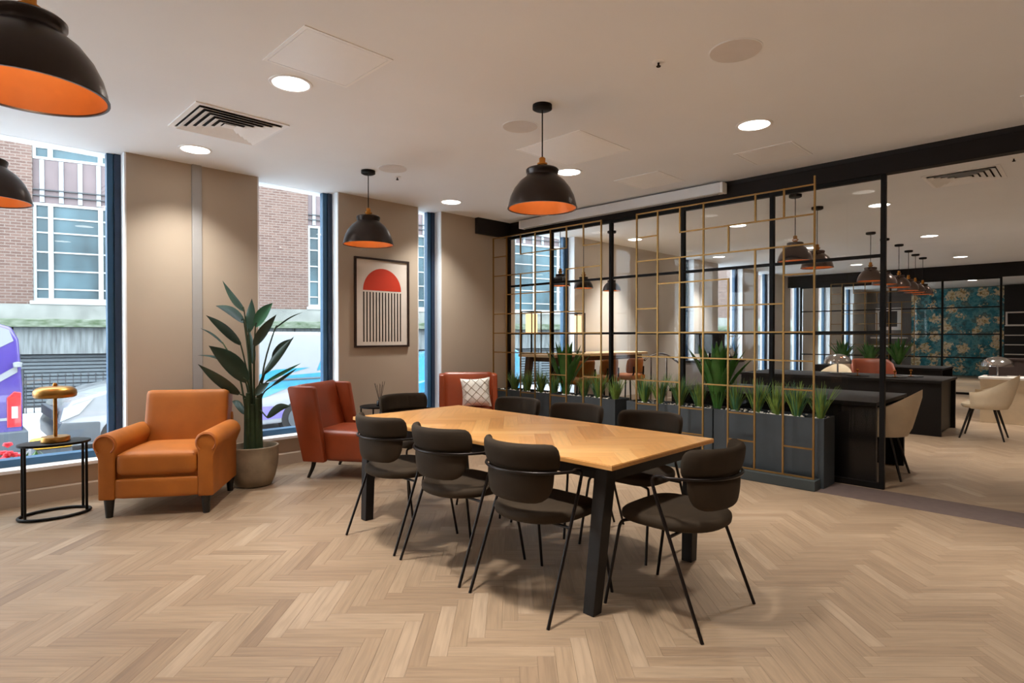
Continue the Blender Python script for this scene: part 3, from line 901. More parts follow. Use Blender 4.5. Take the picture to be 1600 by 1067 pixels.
# ------------------------------------------------------------------ pendants
def pendant_proto(Rr, zrim, mo='shade_black', lit=True, name='pendant_lamp', power=2.6):
    """origin at ceiling; z down"""
    t = thing(name, '', 'pendant lamp', (0, 0, ZC), 0)
    zr = zrim - ZC; s = Rr / 0.24
    prof = [(Rr, zr), (Rr * 0.985, zr + 0.03 * s), (Rr * 0.93, zr + 0.08 * s), (Rr * 0.82, zr + 0.135 * s), (Rr * 0.66, zr + 0.185 * s), (Rr * 0.50, zr + 0.215 * s), (Rr * 0.455, zr + 0.225 * s), (Rr * 0.45, zr + 0.24 * s), (Rr * 0.475, zr + 0.25 * s), (Rr * 0.475, zr + 0.268 * s), (Rr * 0.44, zr + 0.276 * s), (0.02, zr + 0.28 * s)]
    inner = [(max(r - 0.005, 0.001), z - 0.004) for r, z in prof[::-1]]
    inner[-1] = (Rr - 0.004, zr)
    MB().lathe(prof + [(0.0, zr + 0.28 * s)], 48).build('shade', mo, t, smooth=40)
    MB().lathe([(0, zr + 0.274 * s)] + inner, 48).build('shade_lining', 'shade_copper', t, smooth=40, label='copper coloured lining')
    MB().lathe([(Rr - 0.005, zr - 0.003), (Rr + 0.004, zr - 0.003), (Rr + 0.004, zr + 0.004), (Rr - 0.005, zr + 0.004), (Rr - 0.005, zr - 0.003)], 48).build('rim', mo, t, smooth=40)
    top = zr + 0.28 * s
    MB().lathe([(0.026, top), (0.026, top + 0.022), (0.036, top + 0.024), (0.036, top + 0.034), (0.022, top + 0.038), (0.022, top + 0.07), (0.012, top + 0.078), (0, top + 0.078)], 20).build('lamp_holder', 'brass', t)
    MB().tube([(0, 0, top + 0.075), (0, 0, -0.03)], 0.0045, 8).build('cord', 'black_metal', t)
    MB().lathe([(0, -0.035), (0.055, -0.035), (0.068, -0.028), (0.068, 0)], 28).build('canopy', 'black_metal', t)
    MB().lathe([(0, -0.115 * s + top), (0.028, -0.10 * s + top), (0.034, -0.075 * s + top), (0.02, -0.04 * s + top), (0.014, -0.01 + top)], 16).build('bulb', 'bulb_glow' if lit else 'lamp_clear', t)
    if lit:
        ld = bpy.data.lights.new('bulb_light', 'POINT'); ld.energy = power * s; ld.color = (1, 0.82, 0.60); ld.shadow_soft_size = 0.03
        lo = bpy.data.objects.new('bulb_light', ld); COL.objects.link(lo); lo.parent = t; lo.location = (0, 0, top - 0.15 * s)
    return t
pp = pendant_proto(0.24, 2.25)
G = 'black dome pendant lamps with copper lining'
place(pp, False, (3.06, 2.76, ZC), 0, 'black dome pendant with copper lining hanging over the dining table', G)
place(pp, True, (3.07, 5.06, ZC), 0, 'black dome pendant with copper lining in front of the framed print', G)
place(pp, True, (0.275, 2.77, ZC), 0, 'very large near black dome pendant at the upper left corner', G)
place(pp, True, (0.285, 5.19, ZC), 0, 'black dome pendant half cut off at the left edge before the window', G)

# ------------------------------------------------------------------ dining table
tx0, tx1, ty0, ty1 = 2.26, 3.29, 1.60, 3.95
tc = ((tx0 + tx1) / 2, (ty0 + ty1) / 2)
t = thing('dining_table', 'long oak herringbone table with black splayed legs, ringed by chairs', 'table', (tc[0], tc[1], 0))
hx = (tx1 - tx0) / 2; hy = (ty1 - ty0) / 2
core = MB().box(-hx, hx, -hy, hy, 0.725, 0.7465).build('tabletop', 'oak_top', t, smooth=0, bevel=0.002)
me = core.data
uvl = me.uv_layers.new(name='uv')
for l in me.loops:
    c_ = me.vertices[l.vertex_index].co; uvl.data[l.index].uv = (c_.y, c_.x + c_.z)
at = me.attributes.new('tone', 'FLOAT', 'FACE'); at.data.foreach_set('value', [0.35] * len(me.polygons))
for poly, c, k, full in herringbone(0.098, 5, -hx + 0.002, hx - 0.002, -hy + 0.002, hy - 0.002, (0.04, 0.0)):
    tone = min(1, max(0, random.gauss(0.5, 0.22)))
    vs, fs, uvv = plank_geo(poly, c, k, 0.750, 0.7465, 0.0003, 0.0006, tone, (random.uniform(0, 50), random.uniform(0, 50)))
    o = bpy.data.objects.new('plank', plank_mesh('plank', [(vs, fs, uvv, tone)], 'oak_top')); COL.objects.link(o); o.parent = core
mb = MB(); a = 0.06
mb.box(-hx + a, hx - a, -hy + a, -hy + a + 0.03, 0.655, 0.724); mb.box(-hx + a, hx - a, hy - a - 0.03, hy - a, 0.655, 0.724)
mb.box(-hx + a, -hx + a + 0.03, -hy + a + 0.03, hy - a - 0.03, 0.655, 0.724); mb.box(hx - a - 0.03, hx - a, -hy + a + 0.03, hy - a - 0.03, 0.655, 0.724)
mb.build('apron', 'table_black', t, smooth=0)
for sx in (-1, 1):
    for sy in (-1, 1):
        MB().leg((sx * (hx - 0.035), sy * (hy - 0.14), 0), (sx * (hx - 0.085), sy * (hy - 0.095), 0.724), 0.066, 0.078).build('leg', 'table_black', t, smooth=0, bevel=0.004)

# ------------------------------------------------------------------ dining chairs
def back_shell(zs, halfang, rx, ry, cy, thick, lean, bulge=0.0, n=22):
    """curved back pad; zs list of z, halfang list of degrees, rounded borders"""
    mb = MB(); nz = len(zs); grid = {}
    z0, z1 = zs[0], zs[-1]
    for side in (0, 1):
        for i, z in enumerate(zs):
            sz = 2 * (z - z0) / (z1 - z0) - 1
            for j in range(n + 1):
                s = 2 * j / n - 1
                s2 = math.sin(s * PI / 2)
                a = R(halfang[i]) * s2
                edge = max(0.0, (1 - abs(s2) ** 8)) ** 0.5 * max(0.0, (1 - abs(sz) ** 6)) ** 0.5
                off = (thick / 2 * edge + 0.0008) * (1 if side == 0 else -1)
                bl = bulge * (1 - sz * sz)
                x = (rx + off + bl) * math.sin(a)
                y = cy - (ry + off + bl) * math.cos(a) - lean * (z - z0)
                grid[(side, i, j)] = len(mb.v); mb.v.append((x, y, z))
    for side in (0, 1):
        for i in range(nz - 1):
            for j in range(n):
                q = (grid[(side, i, j)], grid[(side, i, j + 1)], grid[(side, i + 1, j + 1)], grid[(side, i + 1, j)])
                mb.f.append(q if side == 0 else q[::-1])
    for j in range(n):
        mb.f.append((grid[(0, 0, j + 1)], grid[(0, 0, j)], grid[(1, 0, j)], grid[(1, 0, j + 1)]))
        mb.f.append((grid[(0, nz - 1, j)], grid[(0, nz - 1, j + 1)], grid[(1, nz - 1, j + 1)], grid[(1, nz - 1, j)]))
    for i in range(nz - 1):
        mb.f.append((grid[(0, i, 0)], grid[(0, i + 1, 0)], grid[(1, i + 1, 0)], grid[(1, i, 0)]))
        mb.f.append((grid[(0, i + 1, n)], grid[(0, i, n)], grid[(1, i, n)], grid[(1, i + 1, n)]))
    return mb
def smoothpath(pts, k=6):
    """Catmull-Rom through pts"""
    P = [Vector(p) for p in pts]; out = []
    for i in range(len(P) - 1):
        p0 = P[max(i - 1, 0)]; p1 = P[i]; p2 = P[i + 1]; p3 = P[min(i + 2, len(P) - 1)]
        for q in range(k):
            u = q / k
            out.append(0.5 * ((2 * p1) + (p2 - p0) * u + (2 * p0 - 5 * p1 + 4 * p2 - p3) * u * u + (3 * p1 - p0 - 3 * p2 + p3) * u ** 3))
    out.append(P[-1])
    return out
def chair_proto():
    t = thing('dining_chair', '', 'chair', (0, 0, 0), 0, 'dark fabric dining chairs round the oak table')
    out = []
    for k in range(40):
        a = 2 * PI * k / 40
        cx, sy = math.cos(a), math.sin(a)
        e = 4.2 if sy > 0 else 2.2
        x = math.copysign(abs(cx) ** (2 / e), cx) * (0.245 if sy > 0 else 0.245); y = math.copysign(abs(sy) ** (2 / e), sy) * (0.235 if sy > 0 else 0.25)
        out.append((x, y))
    MB().layers(out, [(0.438, 0.80), (0.440, 0.93), (0.450, 0.985), (0.466, 1.0), (0.482, 0.99), (0.492, 0.95), (0.498, 0.86), (0.500, 0.6), (0.499, 0.25)]).build('seat', 'chair_fabric', t, smooth=50)
    zl = [0.545, 0.549, 0.558, 0.575, 0.60, 0.63, 0.66, 0.685, 0.698, 0.704]
    back_shell(zl, [26, 37, 44, 50, 54, 57, 58.5, 59.5, 60, 60], 0.25, 0.235, -0.025, 0.034, 0.10, 0.004).build('backrest', 'chair_fabric', t, smooth=60)
    zu = [0.700, 0.704, 0.712, 0.73, 0.755, 0.78, 0.805, 0.823, 0.835, 0.840]
    back_shell(zu, [58, 60, 62, 64, 65, 65.5, 65, 63, 59, 50], 0.257, 0.242, -0.025, 0.046, 0.20, 0.006).build('back_pad', 'chair_pad', t, smooth=60)
    for s in (-1, 1):
        MB().tube([(s * 0.275, -0.27, 0), (s * 0.271, -0.19, 0.20), (s * 0.267, -0.10, 0.43), (s * 0.264, -0.03, 0.60), (s * 0.2632, -0.0165, 0.64)], 0.0085, 8).build('leg', 'chair_tube', t, smooth=50)
        MB().tube(smoothpath([(s * 0.14, 0.15, 0.432), (s * 0.205, 0.185, 0.432), (s * 0.222, 0.198, 0.415), (s * 0.227, 0.205, 0.38)], 4) + [Vector((s * 0.25, 0.27, 0))], 0.0085, 8).build('leg', 'chair_tube', t, smooth=50)
    pts = [(-0.2632, -0.0165, 0.64), (-0.262, -0.006, 0.675), (-0.262, -0.02, 0.697), (-0.265, -0.06, 0.705)]
    arc = []
    for k in range(-6, 7):
        a = R(77) * k / 6
        arc.append((0.280 * math.sin(a), -0.025 - 0.278 * math.cos(a), 0.702))
    pts += arc + [(-x, y, z) for x, y, z in pts[::-1]]
    MB().tube(smoothpath(pts, 3), 0.008, 8).build('arm_rail', 'chair_tube', t, smooth=50)
    mb = MB(); mb.tube([(-0.267, -0.10, 0.43), (0.267, -0.10, 0.43)], 0.008, 8)
    mb.tube([(-0.14, 0.15, 0.432), (-0.14, -0.10, 0.43)], 0.008, 8); mb.tube([(0.14, 0.15, 0.432), (0.14, -0.10, 0.43)], 0.008, 8)
    mb.build('seat_frame', 'chair_tube', t, smooth=50)
    return t
cp = chair_proto()
CH = [((2.29, 2.06), (1, 0), 'dark fabric chair on the viewer\'s side of the table, nearest the big table leg'),
      ((2.29, 2.70), (1, 0), 'dark fabric chair on the viewer\'s side of the table, middle of three'),
      ((2.29, 3.34), (1, 0.03), 'dark fabric chair on the viewer\'s side of the table, farthest of three'),
      ((2.68, 1.49), (0, 1), 'dark fabric chair at the near end of the table, whole frame in view'),
      ((3.27, 2.13), (-1, 0), 'dark fabric chair on the planter side of the table, nearest of three'),
      ((3.27, 2.76), (-1, 0), 'dark fabric chair on the planter side of the table, middle of three'),
      ((3.27, 3.38), (-1, 0), 'dark fabric chair on the planter side of the table, farthest of three'),
      ((2.96, 4.14), (0, -1), 'dark fabric chair at the far end of the table by the framed print')]
for i, (p, d, lb) in enumerate(CH):
    place(cp, i > 0, (p[0], p[1], 0), face_rz(*d), lb)

# ------------------------------------------------------------------ tan armchair
t = thing('armchair', 'tan leather armchair with rolled arms beside the potted plant', 'armchair', (1.42, 5.30, 0), face_rz(-0.56, -0.83))
Wd, Dp = 0.80, 0.74
MB().soft(Wd - 0.20, 0.60, 0.20, 0.02, 6, 0, (0, 0.03, 0.235)).build('seat_base', 'tan_leather', t, smooth=50)
MB().soft(Wd - 0.235, 0.60, 0.17, 0.045, 9, 0.022, (0, 0.075, 0.395)).build('seat_cushion', 'tan_leather', t, smooth=50)
MB().tube([(x, y, 0.462) for x, y in ((-0.265, 0.36), (0.265, 0.36))], 0.006, 6).build('piping', 'tan_piping', t)
bk = MB().soft(Wd - 0.15, 0.20, 0.66, 0.035, 9, 0.0, (0, 0, 0.33), 0.02)
bk.xf(Matrix.Translation((0, -0.27, 0.23)) @ Matrix.Rotation(R(11), 4, 'X'))
bk.build('backrest', 'tan_leather', t, smooth=50)
ob = MB().soft(Wd - 0.12, 0.05, 0.55, 0.02, 6, 0.0, (0, 0, 0.275)); ob.xf(Matrix.Translation((0, -0.345, 0.14)) @ Matrix.Rotation(R(8), 4, 'X'))
ob.build('outer_back', 'tan_leather', t, smooth=50)
for s in (-1, 1):
    prof = []
    ri = 0.083
    cx_, cz_ = s * (Wd / 2 - 0.052), 0.545
    inner_x = s * (Wd / 2 - 0.115); outer_x = s * (Wd / 2 - 0.005)
    prof.append((inner_x, 0.135)); prof.append((inner_x, 0.47))
    for k in range(0, 19):
        a = R(215 - 250 * k / 18) if s > 0 else R(-35 + 250 * k / 18)
        prof.append((cx_ + ri * math.cos(a), cz_ + ri * math.sin(a)))
    prof.append((outer_x, 0.44)); prof.append((outer_x, 0.135))
    arm = MB().prism(prof, -0.30, 0.37, 'y')
    arm.build('armrest', 'tan_leather', t, smooth=40, bevel=0.012, seg=3)
    sc = [(cx_ + 0.068 * math.cos(a), 0.374, cz_ + 0.068 * math.sin(a)) for a in [R(-50 + 280 * k / 22) if s > 0 else R(230 - 280 * k / 22) for k in range(23)]]
    sc = [(inner_x + s * 0.012, 0.374, 0.16)] * 0 + sc
    MB().tube(sc, 0.006, 6).build('piping', 'tan_piping', t, smooth=50)
    for sy, yy in ((1, 0.33), (-1, -0.32)):
        MB().lathe([(0, 0), (0.024, 0), (0.036, 0.14), (0, 0.14)], 14, (s * (Wd / 2 - 0.065), yy, 0)).build('leg', 'dark_leg', t, smooth=50)
MB().soft(Wd - 0.225, 0.05, 0.15, 0.02, 5, 0, (0, 0.345, 0.215)).build('front_rail', 'tan_leather', t, smooth=50)

# ------------------------------------------------------------------ red wing chairs
def wing_chair(loc, d, label):
    t = thing('wing_chair', label, 'chair', loc, face_rz(*d), 'rust red leather low armless chairs')
    MB().soft(0.60, 0.66, 0.28, 0.035, 8, 0.02, (0, 0.06, 0.31)).build('seat', 'red_leather', t, smooth=50)
    b = MB().soft(0.64, 0.13, 0.74, 0.035, 9, 0.0, (0, 0, 0.37), 0.012)
    b.xf(Matrix.Translation((0, -0.235, 0.165)) @ Matrix.Rotation(R(14), 4, 'X'))
    b.build('backrest', 'red_leather', t, smooth=50)
    for s in (-1, 1):
        # side panel: leaning parallelogram, narrow at the bottom
        prof = [(-0.315, 0.165), (-0.09, 0.165), (-0.135, 0.50), (-0.20, 0.86), (-0.225, 0.875), (-0.46, 0.875), (-0.48, 0.855)]
        x0, x1 = (0.295, 0.365) if s > 0 else (-0.365, -0.295)
        MB().prism(prof, x0, x1, 'x').build('wing', 'red_leather', t, smooth=50, bevel=0.018, seg=3)
        MB().tube(smoothpath([(s * 0.28, -0.24, 0.18), (s * 0.285, -0.255, 0.10), (s * 0.29, -0.30, 0.0)], 5), 0.024, 10, False, 0.014).build('leg', 'dark_leg', t, smooth=50)
        MB().lathe([(0, 0), (0.016, 0), (0.028, 0.18), (0, 0.18)], 12, (s * 0.25, 0.34, 0)).build('leg', 'dark_leg', t, smooth=50)
    return t
wing_chair((2.98, 5.23, 0), (0.53, -0.85), 'rust red leather wing chair seen from its side by the potted plant')
wing_chair((4.67, 5.41, 0), (-0.62, -0.78), 'rust red leather wing chair holding a white cushion in the corner')
# cushion
t = thing('cushion', 'white square cushion with diamond stitching on the red chair', 'cushion', (4.67, 5.41, 0.472), face_rz(-0.62, -0.78))
def pillow(S, th, n=14):
    mb = MB(); g = {}
    for side in (1, -1):
        for i in range(n + 1):
            for j in range(n + 1):
                u = 2 * i / n - 1; v = 2 * j / n - 1
                pin = 1 - 0.10 * (1 - abs(u) ** 2) * abs(v) ** 3
                pin2 = 1 - 0.10 * (1 - abs(v) ** 2) * abs(u) ** 3
                x = u * S / 2 * pin2; z = v * S / 2 * pin
                y = side * th / 2 * ((1 - u ** 4) * (1 - v ** 4)) ** 0.6
                key = (side, i, j)
                if i in (0, n) or j in (0, n):
                    key = (0, i, j)
                    if key in g: continue
                    y = 0
                g[key] = len(mb.v); mb.v.append((x, y, z + S / 2))
    def q(side, i, j): return g[(0, i, j)] if (i in (0, n) or j in (0, n)) else g[(side, i, j)]
    for side in (1, -1):
        for i in range(n):
            for j in range(n):
                f = (q(side, i, j), q(side, i + 1, j), q(side, i + 1, j + 1), q(side, i, j + 1))
                mb.f.append(f if side < 0 else f[::-1])
    return mb
S = 0.37
mt = Matrix.Translation((-0.10, -0.075, 0.0)) @ Matrix.Rotation(R(14), 4, 'X') @ Matrix.Rotation(R(3), 4, 'Y')
pillow(S, 0.15).xf(mt).build('cover', 'cushion_white', t, smooth=60)
mb = MB()
def pz(u, v): return (u * S / 2, 0.15 / 2 * ((1 - u ** 4) * (1 - v ** 4)) ** 0.6 + 0.0015, v * S / 2 + S / 2)
for a in (-1.2, -0.6, 0.0, 0.6, 1.2):
    for sg in (1, -1):
        pts = []
        for k in range(25):
            u = -0.93 + 1.86 * k / 24; v = sg * (u * 1.0) + a
            if abs(v) < 0.93: pts.append(pz(u, v))
        if len(pts) > 2: mb.tube(pts, 0.0028, 5)
mb.xf(mt).build('diamond_stitching', 'cushion_line', t, smooth=60)

# ------------------------------------------------------------------ side tables
def side_table(name, loc, a, b, H, label, m='black_metal', rods=((0.62, 0.62), (-0.62, 0.62), (0.62, -0.62), (-0.62, -0.62))):
    t = thing(name, label, 'side table', loc, 0)
    MB().lathe([(0, H - 0.018), (0.97, H - 0.018), (1.0, H - 0.014), (1.0, H), (0.97, H + 0.0015), (0, H + 0.0015)], 40, (0, 0, 0), a, b).build('top', m, t, smooth=40)
    ring = [(a * 0.97 * math.cos(2 * PI * k / 44), b * 0.97 * math.sin(2 * PI * k / 44), 0.0125) for k in range(44)]
    MB().tube(ring, 0.0115, 8, True).build('base_ring', m, t, smooth=50)
    for sx, sy in rods:
        n = math.hypot(sx, sy)
        MB().tube([(a * 0.95 * sx / n, b * 0.95 * sy / n, 0.012), (a * 0.95 * sx / n, b * 0.95 * sy / n, H - 0.017)], 0.0095, 8).build('leg', m, t, smooth=50)
    return t
side_table('side_table', (0.68, 5.57, 0), 0.225, 0.155, 0.556, 'black oval metal side table holding the brass lamp by the window', rods=((0.85, 0.5), (-0.85, 0.5), (0.85, -0.5), (-0.85, -0.5)))
side_table('side_table', (3.60, 5.76, 0), 0.19, 0.19, 0.565, 'small round black side table between the two red chairs')
t = thing('reed_diffuser', 'small reed diffuser bottle on the round black side table', 'diffuser', (3.60, 5.70, 0.5675))
MB().lathe([(0, 0), (0.036, 0), (0.038, 0.006), (0.038, 0.05), (0.034, 0.058), (0.014, 0.066), (0.013, 0.084), (0.017, 0.088), (0.017, 0.094), (0, 0.094)], 20).build('bottle', 'screen_black', t)
for k in range(8):
    a = k * 2.39; tl = 0.10 + 0.10 * ((k * 37) % 10) / 10
    MB().tube([(0.006 * math.cos(a), 0.006 * math.sin(a), 0.05), (0.30 * math.sin(tl) * 1.2 * math.cos(a), 0.30 * math.sin(tl) * 1.2 * math.sin(a), 0.235 + 0.02 * (k % 3))], 0.0022, 5).build('reed', 'reed_brown', t)

# brass mushroom lamp
t = thing('table_lamp', 'brass mushroom table lamp on the oval side table', 'table lamp', (0.685, 5.57, 0.5575))
MB().lathe([(0, 0), (0.088, 0), (0.092, 0.004), (0.092, 0.034), (0.087, 0.040), (0, 0.042)], 40).build('base', 'brass_brushed', t, smooth=40)
MB().lathe([(0.0125, 0.041), (0.0125, 0.36), (0, 0.36)], 18).build('stem', 'brass_brushed', t)
sh = [(0.122, 0.335), (0.132, 0.343), (0.136, 0.362), (0.132, 0.386), (0.118, 0.404), (0.094, 0.414), (0.04, 0.419), (0, 0.420)]
MB().lathe([(0, 0.415), (0.04, 0.414), (0.092, 0.409), (0.115, 0.399), (0.127, 0.383), (0.131, 0.362), (0.127, 0.347), (0.120, 0.337)] + sh, 48).build('shade', 'brass_brushed', t, smooth=40)
MB().lathe([(0.012, 0.419), (0.015, 0.425), (0.013, 0.437), (0.008, 0.443), (0, 0.444)], 16).build('finial', 'brass', t)

# ------------------------------------------------------------------ potted plant
t = thing('potted_plant', 'tall strelitzia-like plant with long dark leaves in a stone pot', 'plant', (2.10, 5.43, 0))
MB().lathe([(0, 0), (0.13, 0), (0.155, 0.01), (0.185, 0.08), (0.207, 0.18), (0.214, 0.27), (0.212, 0.34), (0.217, 0.352), (0.214, 0.36), (0.198, 0.36), (0.194, 0.345), (0.196, 0.27), (0.190, 0.20), (0, 0.20)], 40).build('pot', 'pot_stone', t, smooth=50)
MB().lathe([(0, 0.30), (0.193, 0.305)] + [(0.193, 0.29), (0, 0.28)], 32).build('soil', 'soil', t)
rr = Vector((1, -1, 0)).normalized(); ff = Vector((1, 1, 0)).normalized()
def PL(x, z, d=0.0): return rr * x + ff * d + Vector((0, 0, z))
for k in range(9):
    a = k * 0.7; r0 = 0.055 if k else 0
    b = Vector((r0 * math.cos(a), r0 * math.sin(a), 0.29))
    MB().tube(smoothpath([b, b * 1.0 + Vector((0, 0, 0.22)), Vector((b.x * 1.05, b.y * 1.05, 0.74 + 0.05 * (k % 3)))], 4), 0.031, 8, False, 0.020).build('stem', 'stem_green', t, smooth=50)
LV = [  # base (x,z), tip (x,z), width, depth base, depth tip, droop, material
    ((-0.07, 1.58), (-0.29, 1.86), 0.060, -0.02, 0.03, -0.02, 'leaf_dark'), ((-0.09, 1.48), (-0.40, 1.635), 0.085, 0.02, 0.12, 0.03, 'leaf_dark'),
    ((-0.09, 1.28), (-0.375, 1.54), 0.085, -0.05, -0.10, 0.02, 'leaf_dark'), ((-0.055, 1.39), (-0.045, 1.70), 0.095, 0.03, 0.08, 0.0, 'leaf_dark'),
    ((0.03, 1.44), (0.18, 1.655), 0.105, -0.02, 0.0, 0.02, 'leaf_mid'), ((0.045, 1.27), (0.275, 1.545), 0.085, -0.08, -0.15, 0.01, 'leaf_dark'),
    ((0.155, 1.16), (0.33, 1.33), 0.07, 0.05, 0.1, 0.02, 'leaf_dark'), ((0.115, 1.01), (0.41, 1.35), 0.07, -0.05, -0.1, 0.01, 'leaf_dark'),
    ((-0.01, 0.95), (-0.30, 1.27), 0.165, -0.10, -0.20, 0.03, 'leaf_dark'), ((-0.11, 1.02), (-0.56, 1.175), 0.028, 0.0, 0.1, 0.05, 'leaf_dark'),
    ((-0.29, 1.275), (-0.53, 1.425), 0.022, 0.05, 0.1, 0.02, 'leaf_dark'), ((-0.07, 0.84), (-0.385, 1.11), 0.10, -0.12, -0.22, 0.0, 'leaf_dark'),
    ((0.055, 0.83), (0.20, 0.94), 0.075, -0.08, -0.12, 0.01, 'leaf_dark'), ((0.145, 0.62), (0.36, 0.72), 0.075, -0.05, -0.05, 0.04, 'leaf_dark'),
    ((0.085, 0.93), (0.38, 1.10), 0.035, 0.08, 0.15, 0.0, 'leaf_mid'), ((0.17, 0.90), (0.385, 1.06), 0.03, 0.0, 0.05, 0.0, 'leaf_dark'),
    ((-0.13, 0.63), (-0.29, 0.74), 0.07, 0.12, 0.2, 0.03, 'leaf_dark'), ((0.18, 1.42), (0.42, 1.575), 0.014, 0.05, 0.1, 0.02, 'leaf_dark'),
    ((-0.03, 1.10), (-0.10, 1.42), 0.08, 0.08, 0.14, 0.0, 'leaf_dark')]
for (bx, bz), (ex, ez), ww, d0, d1, dr, m in LV:
    lf = MB()
    B = PL(bx, bz, d0); E = PL(ex, ez, d1)
    sd = ff.cross((E - B).normalized()) + ff * random.uniform(-0.25, 0.25)
    blade(lf, B, E, ww, dr, sd, 10, random.choice((-0.3, 0.3)), 1)
    o = lf.build('leaf', m, t, smooth=60)
    st = Vector((bx * 0.25, 0, 0)); s0 = rr * (bx * 0.22) + Vector((0, 0, 0.62))
    MB().tube(smoothpath([s0, (s0 + B) / 2 + Vector((0, 0, 0.06)) - rr * bx * 0.12, B, B + (E - B) * 0.1], 4), 0.009, 6, False, 0.004).build('leaf_stalk', 'stem_green', t, smooth=50)

# ------------------------------------------------------------------ framed print
t = thing('framed_print', 'framed print of a red half circle over dark vertical stripes', 'picture', (3.853, VW, 1.745))
W2, H2 = 0.375, 0.525
mb = MB()
mb.box(-W2, W2, -0.028, 0, -H2, -H2 + 0.022); mb.box(-W2, W2, -0.028, 0, H2 - 0.022, H2)
mb.box(-W2, -W2 + 0.022, -0.028, 0, -H2 + 0.022, H2 - 0.022); mb.box(W2 - 0.022, W2, -0.028, 0, -H2 + 0.022, H2 - 0.022)
mb.build('frame', 'frame_brown', t, smooth=0)
MB().box(-W2 + 0.022, W2 - 0.022, -0.012, 0, -H2 + 0.022, H2 - 0.022).build('paper', 'canvas_white', t, smooth=0)
rad = 0.262
pl_ = [(rad * math.cos(PI * k / 32), 0.145 + rad * math.sin(PI * k / 32) * 1.0) for k in range(33)]
MB().prism(pl_, -0.0135, -0.012, 'y').build('red_half_circle', 'print_red', t, smooth=0)
for k in range(13):
    x = -rad + 0.009 + k * (2 * rad - 0.018) / 12
    MB().box(x - 0.009, x + 0.009, -0.0135, -0.012, -0.46, 0.125).build('stripe', 'print_black', t, smooth=0)

# ------------------------------------------------------------------ next room: desks, chairs, lamps
def desk(u0, u1, v0, v1, label):
    t = thing('work_desk', label, 'desk', ((u0 + u1) / 2, (v0 + v1) / 2, 0))
    hx = (u1 - u0) / 2; hy = (v1 - v0) / 2
    MB().box(-hx, hx, -hy, hy, 0.715, 0.75).build('top', 'desk_black', t, smooth=0, bevel=0.003)
    for s in (-1, 1):
        MB().box(s * (hx - 0.06) - 0.025, s * (hx - 0.06) + 0.025, -hy + 0.01, hy - 0.01, 0, 0.714).build('side_panel', 'desk_black', t, smooth=0, bevel=0.003)
    MB().box(-hx + 0.09, hx - 0.09, 0.0, 0.04, 0.02, 0.714).build('middle_panel', 'desk_black', t, smooth=0)
    return t
desk(6.07, 7.27, 1.41, 3.50, 'black desk directly behind the end of the glass partition')
dk = desk(9.55, 10.75, 1.46, 4.2, 'black desk in the middle of the next room with brass stands on it')
MB().box(-0.50, 0.50, -1.31, -1.27, 0.02, 0.714).build('end_panel', 'desk_black', dk, smooth=0)
desk(13.1, 14.3, 2.0, 4.2, 'black desk farthest away in the next room')

def cream_chair_proto():
    t = thing('tub_chair', '', 'chair', (0, 0, 0), 0, 'cream fabric tub chairs')
    out = [(math.copysign(abs(math.cos(a)) ** 0.75, math.cos(a)) * 0.235, math.copysign(abs(math.sin(a)) ** 0.75, math.sin(a)) * 0.24) for a in [2 * PI * k / 32 for k in range(32)]]
    MB().layers(out, [(0.40, 0.80), (0.41, 0.95), (0.43, 1.0), (0.455, 0.98), (0.468, 0.88), (0.47, 0.5)]).build('seat', 'cream_fabric', t, smooth=50)
    mb = MB(); n = 30; nz = 7; g = {}
    for side in (0, 1):
        for j in range(n + 1):
            s = 2 * j / n - 1; a = R(118) * s
            c = (1 + math.cos(PI * min(1, abs(s) * 1.15))) / 2
            top = 0.62 + 0.23 * c ** 0.8; bot = 0.40 + 0.0 * c
            for i in range(nz):
                q = i / (nz - 1); z = bot + (top - bot) * q
                fl_ = 1.0 + 0.10 * q
                ed = max(0, 1 - abs(2 * q - 1) ** 6) ** 0.5 * max(0, 1 - abs(s) ** 10) ** 0.5
                off = (0.018 * ed + 0.001) * (1 if side == 0 else -1)
                x = (0.255 * fl_ + off) * math.sin(a) * (1.03 if abs(s) > 0.6 else 1.0); y = -(0.245 * fl_ + off) * math.cos(a) - 0.09 * q * c
                g[(side, i, j)] = len(mb.v); mb.v.append((x, y, z))
    for side in (0, 1):
        for i in range(nz - 1):
            for j in range(n):
                f = (g[(side, i, j)], g[(side, i, j + 1)], g[(side, i + 1, j + 1)], g[(side, i + 1, j)])
                mb.f.append(f if side == 0 else f[::-1])
    for j in range(n):
        mb.f.append((g[(0, 0, j + 1)], g[(0, 0, j)], g[(1, 0, j)], g[(1, 0, j + 1)])); mb.f.append((g[(0, nz - 1, j)], g[(0, nz - 1, j + 1)], g[(1, nz - 1, j + 1)], g[(1, nz - 1, j)]))
    for i in range(nz - 1):
        mb.f.append((g[(0, i, 0)], g[(0, i + 1, 0)], g[(1, i + 1, 0)], g[(1, i, 0)])); mb.f.append((g[(0, i + 1, n)], g[(0, i, n)], g[(1, i, n)], g[(1, i + 1, n)]))
    mb.build('back_shell', 'cream_fabric', t, smooth=60)
    for sx in (-1, 1):
        for sy in (-1, 1):
            MB().tube([(sx * 0.14, sy * 0.12, 0.405), (sx * 0.23, sy * 0.23, 0)], 0.017, 8, False, 0.010).build('leg', 'dark_leg', t, smooth=50)
    return t
tcp = cream_chair_proto()
place(tcp, False, (6.60, 1.52, 0), face_rz(-0.05, 1), 'cream tub chair tucked at the desk end just past the glass post')
place(tcp, True, (9.92, 1.06, 0), face_rz(0.0, 1), 'cream tub chair standing at the right edge, wholly in the open')
place(tcp, True, (11.15, 3.25, 0), face_rz(-1, 0), 'cream tub chair across the middle desk, seen past the gold screen edge')
place(tcp, True, (12.6, 3.55, 0), face_rz(0.7, 0.3), 'cream tub chair behind the middle desk, farther of two')
